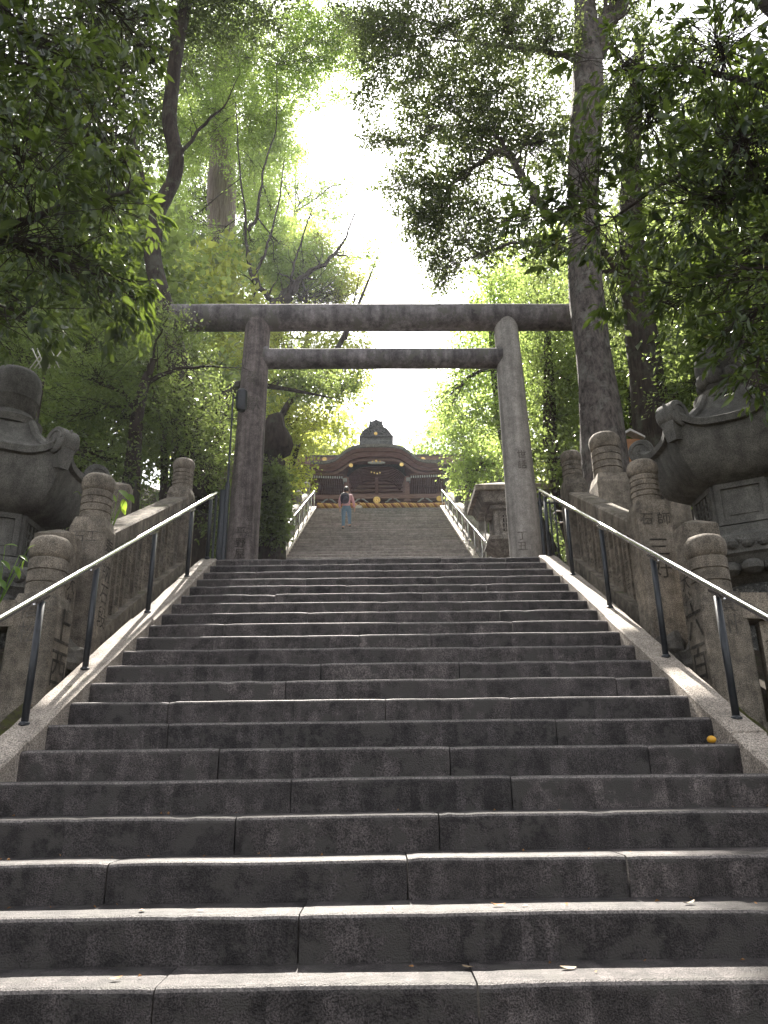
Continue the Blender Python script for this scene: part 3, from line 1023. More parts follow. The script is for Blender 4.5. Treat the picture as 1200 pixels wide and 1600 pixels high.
def big_lantern(x, y, z, side, label, knob):
    root = tag(empty("stone_lantern", (x, y, z)), label, "stone lantern", "big roofed stone lanterns flanking the stairs")
    m = M['lantern']
    g = MB()
    g.lathe([(.62, -.6), (.62, .12), (.55, .16), (.55, .3), (.50, .36)], n=36, smooth=False, rfun=hexr, rot=0)
    g.build("base", m, root)
    g = MB(); g.lathe([(.44, .34), (.47, .4), (.42, .46), (.375, .60), (.36, .8), (.375, .98), (.42, 1.08), (.46, 1.12), (.46, 1.2), (.40, 1.24)], n=28)
    sh = g.build("pedestal", M['lantern_mottle'], root)
    g = MB()
    prof = [(.36, 1.22), (.50, 1.30), (.62, 1.42), (.66, 1.46), (.70, 1.48), (.70, 1.64), (.66, 1.67), (.50, 1.69)]
    g.lathe(prof, n=36, smooth=False, rfun=hexr)
    pf = g.build("platform", m, root)
    for k in range(6):                                   # carved relief on the platform's edge
        for j in range(5):
            an = R(60 * k)
            nrm = Vector((math.cos(an), math.sin(an), 0)); tan = Vector((-nrm.y, nrm.x, 0))
            c = nrm * (.70 * math.cos(R(30)) * 1.0) + tan * ((j - 2) * .125) + Vector((0, 0, 1.56))
            g = MB(); g.ball(c, (.055, .055, .05), 8, 5)
            if j % 2: g.ball(c + tan * .05 + Vector((0, 0, .03)), (.03, .03, .025), 6, 4)
            g.build("carved_relief", m, pf)
        for j in range(3):
            an = R(60 * k + 20 * (j - 1))
            c = Vector((math.cos(an) * .53, math.sin(an) * .53, 1.36))
            g = MB(); g.ball(c, (.10, .10, .07), 8, 5)
            g.build("lotus_petal", m, pf)
    # firebox: frame posts, panels, lattice windows
    g = MB(); g.lathe([(.50, 1.69), (.50, 1.78), (.45, 1.80), (.45, 2.20), (.50, 2.22), (.52, 2.30)], n=36, smooth=False, rfun=hexr)
    fb = g.build("firebox", m, root)
    for k in range(6):
        an = R(60 * k)
        nrm = Vector((math.cos(an), math.sin(an), 0)); tan = Vector((-nrm.y, nrm.x, 0))
        ap = .45 * math.cos(R(30))
        rot = Matrix((tan, nrm, Vector((0, 0, 1)))).transposed()
        def slab(u, v, w, h, d, off, name, mat):
            g = MB(); g.box(nrm * (ap + off) + tan * u + Vector((0, 0, v)), (w, d, h), mat=rot)
            return g.build(name, mat, fb)
        for u in (-.19, .19):
            slab(u, 2.0, .05, .40, .03, .012, "frame_bar", m)
        for v in (1.825, 2.175):
            slab(0, v, .33, .05, .03, .011, "frame_bar", m)
        if k % 2 == 1 if side > 0 else k % 2 == 0:
            slab(0, 2.0, .33, .30, .01, .003, "window_recess", M['carve'])  # flat dark panel, the shade of an opening put into its colour
            for u in (-.11, -.037, .037, .11):
                slab(u, 2.0, .022, .30, .02, .008, "lattice_bar", m)
            for v in (1.93, 2.0, 2.07):
                slab(0, v, .33, .02, .018, .009, "lattice_bar", m)
        else:
            slab(0, 2.0, .24, .22, .012, .004, "raised_panel", m)
    # roof: swept hexagon with upturned corners
    def rr(an, z):
        a = (an - R(30)) % R(60) - R(30)
        q = math.cos(R(30)) / math.cos(a)
        cz = max(0.0, 1 - abs(a) / R(30)) if False else abs(a) / R(30)
        return q * (0.94 + 0.10 * cz ** 3)
    g = MB()
    nn = 72
    rings = []
    prof = [(.40, 2.26, 0), (.52, 2.22, .0), (.66, 2.25, .02), (.78, 2.36, .05), (.86, 2.50, .10), (.885, 2.60, .13), (.89, 2.655, .145), (.945, 2.665, .15), (.955, 2.725, .155), (.935, 2.74, .155), (.84, 2.75, .12), (.68, 2.80, .05), (.54, 2.90, .02), (.43, 3.03, 0), (.36, 3.13, 0), (.31, 3.18, 0), (.28, 3.19, 0)]
    vs = []
    for (r, zz, up) in prof:
        for k in range(nn):
            an = 2 * math.pi * k / nn
            a = (an - R(30)) % R(60) - R(30)
            cz = (abs(a) / R(30)) ** 4
            q = rr(an, 0)
            vs.append((r * q * math.cos(an), r * q * math.sin(an), zz + up * cz * 1.3))
    fs = [(i * nn + k, i * nn + (k + 1) % nn, (i + 1) * nn + (k + 1) % nn, (i + 1) * nn + k) for i in range(len(prof) - 1) for k in range(nn)]
    fs += [tuple(range(nn)), tuple(range((len(prof) - 1) * nn, len(prof) * nn))]
    g.add(vs, fs, True)
    roof = g.build("roof", m, root)
    for k in range(6):
        an = R(30 + 60 * k)
        d = Vector((math.cos(an), math.sin(an), 0)); tn = Vector((-d.y, d.x, 0))
        c = d * .87 + Vector((0, 0, 2.83))
        g = MB()
        g.tube([c - tn * .095, c - tn * .085, c + tn * .085, c + tn * .095], [.118, .13, .13, .118], 24, smooth=True)
        g.hexa([d * .74 - tn * .05 + Vector((0, 0, 2.60)), d * .93 - tn * .05 + Vector((0, 0, 2.56)), d * .93 + tn * .05 + Vector((0, 0, 2.56)), d * .74 + tn * .05 + Vector((0, 0, 2.60)),
                d * .80 - tn * .075 + Vector((0, 0, 2.84)), d * .98 - tn * .075 + Vector((0, 0, 2.80)), d * .98 + tn * .075 + Vector((0, 0, 2.80)), d * .80 + tn * .075 + Vector((0, 0, 2.84))])
        sc_ = g.build("corner_scroll", m, roof)
        for sg in (-1, 1):
            pts = [c + tn * sg * .097 + (d * math.cos(q) + Vector((0, 0, 1)) * math.sin(q)) * (.100 - .0115 * q) for q in [i * .55 for i in range(14)]]
            g = MB(); g.tube(pts, .010, 5)
            g.build("spiral", m, sc_)
        g = MB()
        g.tube([d * .80 + Vector((0, 0, 2.78)), d * .62 + Vector((0, 0, 2.86)), d * .46 + Vector((0, 0, 3.0)), d * .36 + Vector((0, 0, 3.16))], [.065, .05, .045, .04], 8)
        g.build("hip_ridge", m, roof)
    if knob == 'jewel':
        g = MB(); g.lathe([(.30, 3.17), (.31, 3.24), (.24, 3.28), (.17, 3.32), (.20, 3.36)], n=24)
        g.build("neck_ring", m, root)
        for k in range(8):
            an = R(45 * k)
            g = MB(); g.ball((math.cos(an) * .185, math.sin(an) * .185, 3.43), (.09, .09, .085), 10, 6); g.build("lotus_petal", m, root)
        g = MB(); g.lathe([(.16, 3.40), (.235, 3.50), (.25, 3.60), (.235, 3.70), (.18, 3.79), (.09, 3.84), (.02, 3.87)], n=26)
        g.build("jewel", m, root)
    else:
        g = MB(); g.lathe([(.30, 3.17), (.31, 3.24), (.25, 3.27), (.21, 3.33), (.23, 3.37)], n=24)
        g.build("neck_ring", m, root)
        g = MB(); g.lathe([(.205, 3.36), (.225, 3.40), (.23, 3.46), (.245, 3.48), (.25, 3.66), (.235, 3.75), (.19, 3.81), (.10, 3.845), (.02, 3.85)], n=28)
        g.build("jewel", m, root)
    return root


M['lantern_mottle'] = stone("mottled_pedestal_stone", (0.09, 0.09, 0.085), (0.15, 0.15, 0.14), rough=0.9, bump=0.7, blotch=((0.30, 0.30, 0.27), 17.0), streak=.3, speck_scale=90)
big_lantern(3.52, 6.9, 2.02, 1, "big mossy stone lantern with onion shaped finial on the right behind the fence", 'jewel')
big_lantern(-3.66, 6.9, 1.80, -1, "big dark stone lantern with drum shaped finial on the left behind the fence", 'drum')


# ------------------------------------------------------------------ square lantern behind the right pillar, its twin's neighbours
def square_lantern(c, label):
    root = tag(empty("stone_lantern", c), label, "stone lantern")
    m = M['fence2']
    def bx(name, cz, w, h, d=None, parent=root, bev=.015, off=(0, 0), mat=None):
        g = MB(); g.bbox((off[0], off[1], cz), (w, d or w, h), bev); return g.build(name, mat or m, parent)
    root.scale = (1, 1, .87)
    bx("base", .14, .9, .3)
    bx("pedestal", .95, .27, 1.35)
    g = MB()
    a, b = .30, .46
    g.hexa([(-.2, -.2, 1.6), (.2, -.2, 1.6), (.2, .2, 1.6), (-.2, .2, 1.6), (-b, -b, 1.86), (b, -b, 1.86), (b, b, 1.86), (-b, b, 1.86)])
    pf = g.build("platform", m, root)
    bx("platform_edge", 1.91, .94, .095, parent=pf)
    fb = bx("firebox", 2.27, .62, .62)
    for sx in (-1, 1):
        for sy in (-1, 1):
            bx("corner_post", 2.27, .10, .62, parent=fb, off=(sx * .30, sy * .30))
    for sy in (-.312,):
        g = MB(); g.box((0, sy, 2.28), (.36, .02, .36)); g.build("window_recess", M['carve'], fb)  # dark sheet on the wall, painted as a shaded window opening
        for u in (-.14, -.047, .047, .14):
            g = MB(); g.box((u, sy - .012, 2.28), (.026, .02, .36)); g.build("lattice_bar", m, fb)
        for v in (-.12, 0, .12):
            g = MB(); g.box((0, sy - .011, 2.28 + v), (.36, .018, .026)); g.build("lattice_bar", m, fb)
    bx("lintel", 2.62, .86, .10)
    g = MB()
    e = .70
    g.hexa([(-.56, -.56, 2.67), (.56, -.56, 2.67), (.56, .56, 2.67), (-.56, .56, 2.67), (-.64, -.64, 2.88), (.64, -.64, 2.88), (.64, .64, 2.88), (-.64, .64, 2.88)])
    rf_ = g.build("roof", m, root)
    bx("eave_board", 2.945, 1.44, .13, parent=rf_, mat=M['fence'])
    g = MB()
    g.hexa([(-e, -e, 3.01), (e, -e, 3.01), (e, e, 3.01), (-e, e, 3.01), (-.2, -.2, 3.28), (.2, -.2, 3.28), (.2, .2, 3.28), (-.2, .2, 3.28)])
    g.build("roof_slope", M['fence'], rf_)
    return root


square_lantern((at(795, 800, 14).x, 14.0, LAND_Z), "square stone lantern with lattice window and flat eave behind the right torii pillar")

# thin stake with a pale paper tag beside the square lantern
sk = tag(empty("stake", (2.05, 14.3, LAND_Z)), "thin stake with a pale paper streamer left of the square lantern", "stake")
g = MB(); g.tube([(0, 0, 0), (.02, 0, 1.2), (.06, .02, 2.35)], .016, 6); g.build("rod", M['white'], sk)
g = MB(); g.tube([(.06, 0, 2.3), (.10, -.01, 2.5), (.08, -.02, 2.75)], [.03, .075, .03], 7); g.build("paper_streamer", M['white'], sk)

# lamp pole behind the left pillar
lp = tag(empty("lamp_pole", tuple(at(349, 870, 10.4).xy) + (LAND_Z,)), "slim dark metal pole carrying a lamp housing left of the torii", "lamp pole")
z_ = at(365, 640, 10.4).z - LAND_Z
g = MB(); g.tube([(0, 0, -.3), (0, 0, 1.5), (0, 0, 1.55), (0, 0, z_ + .25)], [.035, .035, .016, .014], 10); g.build("pole", M['post'], lp)
g = MB(); g.tube([(-.06, 0, -.3), (-.06, 0, 1.4)], .05, 8); g.build("pole_sleeve", M['post'], lp)
g = MB(); g.tube([(.13, 0, z_ - .02), (.13, 0, z_ + .04), (.13, 0, z_ + .30), (.13, 0, z_ + .34)], [.06, .085, .085, .05], 14); g.build("lamp_housing", M['post'], lp)
g = MB(); g.tube([(0, 0, z_ + .2), (.13, 0, z_ + .2)], .02, 8); g.build("bracket", M['post'], lp)
# dark metal bars beside the right pillar, scroll
mg = tag(empty("metal_barrier", (2.38, 9.75, LAND_Z)), "dark metal barrier of thin bars with a scroll right of the torii pillar", "barrier")
for k in range(4):
    g = MB(); g.tube([(k * .07 - .2, 0, 0), (k * .07 - .2, 0, .95)], .013, 7); g.build("bar", M['post'], mg)
for z__ in (.08, .92):
    g = MB(); g.tube([(-.22, 0, z__), (.12, 0, z__)], .015, 7); g.build("cross_bar", M['post'], mg)
g = MB(); g.tube([(.06 + .085 * math.cos(q), 0, .72 + .085 * math.sin(q)) for q in [i * .45 for i in range(14)]], .012, 6); g.build("scroll", M['steel'], mg)

# small roofed notice board
nb = tag(empty("notice_board", tuple(at(987, 712, 10.7))), "small pale wooden notice board with a little roof between the two trunks", "notice board")
zg = ground(nb.location.x, nb.location.y) - nb.location.z
g = MB(); g.box((0, 0, .06), (.30, .05, .42)); g.build("board", M['plankwood'], nb)
g = MB(); g.prism([(-.21, .26), (0, .38), (.21, .26), (.21, .29), (0, .42), (-.21, .29)], -.09, .09); g.build("roof", M['white'], nb)
g = MB(); g.box((0, .04, (zg - .1) / 2 + .1), (.07, .06, abs(zg) + .35)); g.build("post", M['plankwood'], nb)

# bamboo lattice behind the left lantern
bt = tag(empty("lattice_trellis", tuple(at(72, 560, 9.0))), "small pale lattice trellis half hidden in leaves above the left lantern", "trellis")
for k in range(5):
    for s in (-1, 1):
        g = MB(); g.tube([(-.12 + k * .06 - s * .08, .0 + s * .008, -.15), (-.12 + k * .06 + s * .08, .0 + s * .008, .15)], .008, 5); g.build("slat", M['white'], bt)
g = MB(); g.tube([(0, .02, -.15), (0, .02, ground(bt.location.x, 9.0) - bt.location.z)], .02, 6); g.build("stake", M['bark_dark'], bt)
# ------------------------------------------------------------------ shrine gate at the top
SD = 34.0
SC = at(588, 700, SD)
shrine = tag(empty("shrine_gate", (SC.x, SD, TOP_Z)), "dark wooden shrine gate with curved gable and gold crests at the stair head", "shrine gate")
SO = Vector(shrine.location)


def sv(u, cy, y=0.0):
    """half-gable survey: u and cy in sixths of a photo pixel from the gable's axis"""
    p = at(480 + 588 / 5.4545, 640 + cy / 5.4545, SD)
    return (u * 0.00567, y, p.z - SO.z)


TOPC = [(0, 318), (60, 318), (110, 320), (160, 325), (205, 336), (245, 356), (280, 382), (315, 412), (350, 435), (390, 449), (430, 456), (480, 458), (520, 455), (556, 448)]
BOTC = [(0, 408), (60, 408), (110, 411), (165, 417), (210, 432), (250, 458), (290, 490), (330, 513), (370, 526), (420, 532), (470, 533), (520, 531), (550, 528)]
INNC = [(0, 432), (60, 433), (110, 437), (150, 446), (185, 462), (215, 486), (240, 515), (255, 545)]


def mirror(c):
    return [(-u, v) for u, v in reversed(c[1:])] + c


def band(ca, cb, y0, y1, name, mat, parent=None, dcy=0):
    """solid strip between an upper curve and a lower curve, from y0 to y1"""
    a = [sv(u, v) for u, v in mirror(ca)]
    b = [sv(u, v + dcy) for u, v in mirror(cb)]
    n = min(len(a), len(b))
    g = MB()
    if len(a) != len(b):
        xs_ = [p[0] for p in b]
        b = [(p[0], 0, float(np.interp(p[0], xs_, [q[2] for q in b]))) for p in a]
    vs = []
    for p, q in zip(a, b):
        vs += [(p[0], y0, p[2]), (q[0], y0, q[2]), (q[0], y1, q[2]), (p[0], y1, p[2])]
    fs = [(i * 4 + k, i * 4 + (k + 1) % 4, i * 4 + 4 + (k + 1) % 4, i * 4 + 4 + k) for i in range(len(a) - 1) for k in range(4)]
    fs += [(0, 1, 2, 3), tuple(range(len(vs) - 4, len(vs)))]
    g.add(vs, fs)
    return g.build(name, mat, parent or shrine)


roof = band(TOPC, [(u, v + 26) for u, v in TOPC], -.35, 4.5, "roof", M['shingle'])
for k in range(3):
    band([(u, v + 27 + k * 7) for u, v in TOPC], [(u, v + 33 + k * 7) for u, v in TOPC], -.30 + k * .05, 4.2, "roof_layer", M['wood_mid'], roof)
band([(u, v + 48) for u, v in TOPC], BOTC, -.12, .02, "bargeboard", M['wood'])
band([(u, v + 2) for u, v in BOTC], [(u, v + 22) for u, v in BOTC], .05, .2, "inner_board", M['wood_mid'])
# tympanum with curved ribs
z_lo = sv(0, 705)[2]
g = MB()
ic = [sv(u, v) for u, v in mirror(INNC)]
poly = [(p[0], p[2]) for p in ic] + [(ic[-1][0], z_lo), (ic[0][0], z_lo)]
g.prism(poly, .75, .85)
g.build("tympanum", M['wood_mid'], shrine)
for k in range(9):
    ca = [(u * (1 - .02 * k), v + 18 + k * 13 + (u / 255) ** 2 * k * 1.5) for u, v in INNC[:7]]
    band(ca, [(u, v + 5) for u, v in ca], .52, .76, "rib", M['wood'])
for v in (560, 590, 622, 655):
    g = MB(); p = sv(0, v); g.box((0, .66, p[2]), (2.5, .14, .05)); g.build("tie_bar", M['wood'], shrine)
g = MB(); p0_, p1_ = sv(0, 540), sv(0, 690); g.box((0, .6, (p0_[2] + p1_[2]) / 2), (.16, .12, p0_[2] - p1_[2])); g.build("strut", M['wood'], shrine)
band([(0, 440), (40, 440), (75, 448)], [(0, 462), (40, 462), (75, 456)], -.02, .06, "carved_pendant", M['raft_end'])
for s in (-1, 1):
    band_pts = [(212, 440), (235, 470), (262, 500)]
    # pilaster beside the tympanum
    g = MB(); a_, b_ = sv(258, 545), sv(258, 800); g.box((s * 258 * .00567, .5, (a_[2] + b_[2]) / 2), (.22, .24, a_[2] - b_[2])); g.build("pillar", M['wood_mid'], shrine)
    g = MB(); a_ = sv(275, 577); g.box((s * 275 * .00567, .42, a_[2]), (.26, .3, .18)); g.build("bracket_block", M['raft_end'], shrine)
    g = MB(); a_ = sv(258, 758); g.box((s * 258 * .00567, .42, a_[2]), (.34, .34, .12)); g.build("bracket_block", M['wood_mid'], shrine)
    # rafters of the side eaves
    for k in range(15):
        u = 292 + k * 19
        a_, b_ = sv(u, 575 - k * .6), sv(u, 690)
        x = s * u * .00567
        g = MB()
        w = .035
        g.hexa([(x - w, -.1, a_[2] - .10), (x + w, -.1, a_[2] - .10), (x + w, 1.2, b_[2] - .02), (x - w, 1.2, b_[2] - .02),
                (x - w, -.1, a_[2] + .0), (x + w, -.1, a_[2] + .0), (x + w, 1.2, b_[2] + .1), (x - w, 1.2, b_[2] + .1)])
        r_ = g.build("rafter", M['wood'], shrine)
        g = MB(); g.box((x, -.11, a_[2] - .05), (.062, .02, .12)); g.build("rafter_tip", M['raft_end'], r_)
        for j, v in enumerate((618, 650)):
            c_ = sv(u, v)
            g = MB(); g.box((x, .55 + j * .3, c_[2]), (.07, .2, .08)); g.build("bracket_tip", M['wood_mid'], r_)
    g = MB(); a_ = sv(420, 556); g.box((s * 420 * .00567, .2, a_[2]), (1.55, .5, .05)); g.build("eave_board", M['wood'], shrine)
    g = MB(); a_, b_ = sv(420, 560), sv(420, 705); g.box((s * 415 * .00567, 1.3, (a_[2] + b_[2]) / 2), (1.85, .1, a_[2] - b_[2])); g.build("side_wall", M['wood'], shrine)
    g = MB(); a_, b_ = sv(540, 560), sv(540, 860); g.box((s * 532 * .00567, .9, (a_[2] + b_[2]) / 2), (.26, .26, a_[2] - b_[2])); g.build("pillar", M['wood'], shrine)
    # carved frog-leg struts on the beam
    for u0 in (135, 405):
        c_ = sv(u0, 752)
        for q in (-1, 1):
            if u0 == 135 and q != -s * -1: pass
            g = MB()
            x = s * u0 * .00567
            g.tube([Vector((x + q * .04, .36, c_[2] + .09)), Vector((x + q * .16, .36, c_[2] + .05)), Vector((x + q * .26, .36, c_[2] - .05)), Vector((x + q * .36, .36, c_[2] - .09))], [.03, .04, .035, .02], 7)
            g.build("frog_leg_strut", M['raft_end'], shrine)
g = MB(); a_, b_ = sv(0, 700), sv(0, 736); g.box((0, .45, (a_[2] + b_[2]) / 2), (6.2, .22, a_[2] - b_[2])); beam = g.build("beam", M['wood_mid'], shrine)
g = MB(); a_, b_ = sv(0, 770), sv(0, 786); g.box((0, .5, (a_[2] + b_[2]) / 2), (6.2, .18, a_[2] - b_[2])); g.build("beam", M['wood'], shrine)
g = MB(); a_ = sv(0, 700); g.box((0, 3.4, a_[2] / 2), (7.0, .12, a_[2])); g.build("back_wall", M['wood'], shrine)
g = MB(); g.box((0, 2.0, .12), (7.4, 4.4, .24)); g.build("stone_base", M['fence2'], shrine)


def crest(u, cy, r, y, parent):
    p = sv(abs(u), cy)
    x = u * .00567
    g = MB(); g.tube([(x, y, p[2]), (x, y - .03, p[2]), (x, y - .05, p[2])], [r, r, r * .9], 20, smooth=False)
    o = g.build("gold_crest", M['gold'], parent)
    if r > .1:
        for q in range(8):
            an = q * math.pi / 4
            g = MB(); g.ball((x + math.cos(an) * r * .58, y - .05, p[2] + math.sin(an) * r * .58), (r * .2, .03, r * .2), 8, 5); g.build("petal_boss", M['gold'], o)
        g = MB(); g.ball((x, y - .05, p[2]), (r * .24, .035, r * .24), 8, 5); g.build("petal_boss", M['gold'], o)


crest(0, 752, .175, .32, beam)
crest(527, 745, .14, .32, shrine)
crest(-215, 485, .10, -.14, shrine)
crest(212, 482, .10, -.14, shrine)
crest(-2, 443, .055, -.04, shrine)
crest(-34, 447, .03, -.04, shrine); crest(30, 447, .03, -.04, shrine)
for u in (-45, -20, 5, 28):
    crest(u, 500 + (u % 3) * 6, .04, .5, shrine)
# ridge ornament
orn = MB(); a_, b_ = sv(0, 285), sv(0, 322); orn.bbox((0, .1, (a_[2] + b_[2]) / 2), (1.62, .8, a_[2] - b_[2]), .03)
on = orn.build("ridge_end", M['tile'], shrine)
g = MB(); a_, b_ = sv(0, 252), sv(0, 285); g.bbox((0, .1, (a_[2] + b_[2]) / 2), (1.50, .7, a_[2] - b_[2]), .03); g.build("ridge_course", M['tile'], on)
g = MB(); a_, b_ = sv(0, 244), sv(0, 253); g.box((0, .1, (a_[2] + b_[2]) / 2), (1.64, .86, a_[2] - b_[2])); g.build("ridge_course", M['tile'], on)
poly = [(-134, 246), (-140, 225), (-120, 190), (-95, 165), (-62, 150), (-58, 95), (-40, 104), (-22, 98), (0, 84), (22, 98), (40, 104), (54, 95), (56, 150), (88, 160), (112, 188), (138, 225), (134, 246)]
g = MB(); g.prism([(p[0] * .00567, sv(0, p[1])[2]) for p in poly][::-1], -.05, .25); g.build("onigawara_tile", M['tile'], on)
for (u, v, r) in ((-110, 220, .11), (-85, 190, .12), (-118, 240, .07), (110, 220, .11), (84, 190, .12), (118, 240, .07), (-48, 150, .1), (48, 150, .1), (0, 140, .13), (0, 185, .14), (-50, 200, .1), (50, 200, .1), (-25, 235, .08), (25, 235, .08), (0, 110, .08)):
    p = sv(0, v)
    g = MB()
    g.tube([(u * .00567 + r * .75 * math.cos(q), -.1, p[2] + r * .75 * math.sin(q)) for q in [i * .6 for i in range(11)]], r * .3, 6)
    g.build("cloud_scroll", M['tile'], on)
crest(-4, 215, .085, -.12, on)
# wide roof of the hall behind
hall = tag(empty("shrine_hall", (SC.x, SD + 3.2, TOP_Z)), "wide low roof of the hall standing behind the curved gable", "shrine hall")
zt, zb_ = at(588, 712, SD + 3.2).z - TOP_Z, at(588, 727, SD + 3.2).z - TOP_Z
g = MB(); g.box((0, .5, (zt + zb_) / 2), (13.5, .8, zt - zb_)); rid = g.build("ridge", M['wood_mid'], hall)
g = MB(); g.box((0, .5, zt + .03), (13.7, 1.0, .07)); g.build("ridge_cap", M['shingle'], hall)
g = MB(); zz = zb_ - .9; g.hexa([(-7.6, -2.2, zz), (7.6, -2.2, zz), (7.6, 6.5, zz - 1.0), (-7.6, 6.5, zz - 1.0), (-6.7, .1, zb_), (6.7, .1, zb_), (6.7, .9, zb_), (-6.7, .9, zb_)]); g.build("roof", M['shingle'], hall)
g = MB(); g.box((0, 1.9, zz / 2), (13, 3.5, zz)); g.build("wall", M['wood'], hall)
for px in (507, 661):
    q = at(px, 717, SD + 3.2)
    g = MB(); x, z = q.x - SC.x, q.z - TOP_Z
    g.tube([(x, .1, z), (x, .05, z), (x, .02, z)], [.13, .13, .11], 18, smooth=False); g.build("gold_crest", M['gold'], rid)

# twisted rope barrier
RD = 32.75
ra, rb = at(497, 789.5, RD), at(695, 788.5, RD)
rope = tag(empty("rope_barrier", (ra.x, RD, ra.z)), "thick twisted gold and brown rope barrier across the top of the stairs", "rope")
n_ = 170
for k in range(3):
    pts = []
    for i in range(n_ + 1):
        u = i / n_
        p = ra.lerp(rb, u) - ra
        sag = -.05 * math.sin(math.pi * ((u * 3) % 1))
        a_ = u * 2 * math.pi * 15 + k * 2 * math.pi / 3
        pts.append(p + Vector((0, math.cos(a_) * .062, math.sin(a_) * .062 + sag)))
    g = MB(); g.tube(pts, .068, 6)
    g.build("rope_strand", M['rope'] if k < 2 else M['rope2'], rope)
for px in (512, 583, 641, 690):
    q = at(px, 789, RD) - ra
    g = MB(); h_ = ra.z - TOP_Z
    g.tube([(q.x, .1, -h_), (q.x, .1, .0)], .045, 8); g.tube([(q.x, .1, -h_), (q.x, .1, -h_ + .06)], .16, 10)
    g.build("support_post", M['white'], rope)


# ------------------------------------------------------------------ people
def skinned(name, joints, edges, mat, parent, root_i=0, sub=2):
    me = bpy.data.meshes.new(name)
    me.from_pydata([j[0] for j in joints], edges, [])
    o = link(name, me, parent)
    me.materials.append(mat)
    sk_ = o.modifiers.new("skin", 'SKIN')
    sk_.use_smooth_shade = True
    if not me.skin_vertices:
        me.attributes  # created by the modifier below
    o.modifiers.new("sub", 'SUBSURF').levels = sub
    o.modifiers["sub"].render_levels = sub
    return o, joints, root_i


def set_skin(o, joints, root_i):
    sv_ = o.data.skin_vertices[0].data
    for i, j in enumerate(joints):
        r = j[1]
        sv_[i].radius = (r, r) if isinstance(r, (int, float)) else r
        sv_[i].use_root = (i == root_i)


def skin_mesh(name, joints, edges, mat, parent, root_i=0, sub=1):
    me = bpy.data.meshes.new(name)
    bm_ = bmesh.new()
    layer = bm_.verts.layers.skin.verify()
    vs_ = []
    for i, (p, r) in enumerate(joints):
        v = bm_.verts.new(p)
        v[layer].radius = (r, r) if isinstance(r, (int, float)) else r
        v[layer].use_root = (i == root_i)
        vs_.append(v)
    for a_, b_ in edges:
        bm_.edges.new((vs_[a_], vs_[b_]))
    bm_.to_mesh(me)
    bm_.free()
    me.materials.append(mat)
    o = link(name, me, parent)
    k = o.modifiers.new("skin", 'SKIN'); k.use_smooth_shade = True
    s_ = o.modifiers.new("smooth", 'SUBSURF'); s_.levels = sub; s_.render_levels = sub
    return o


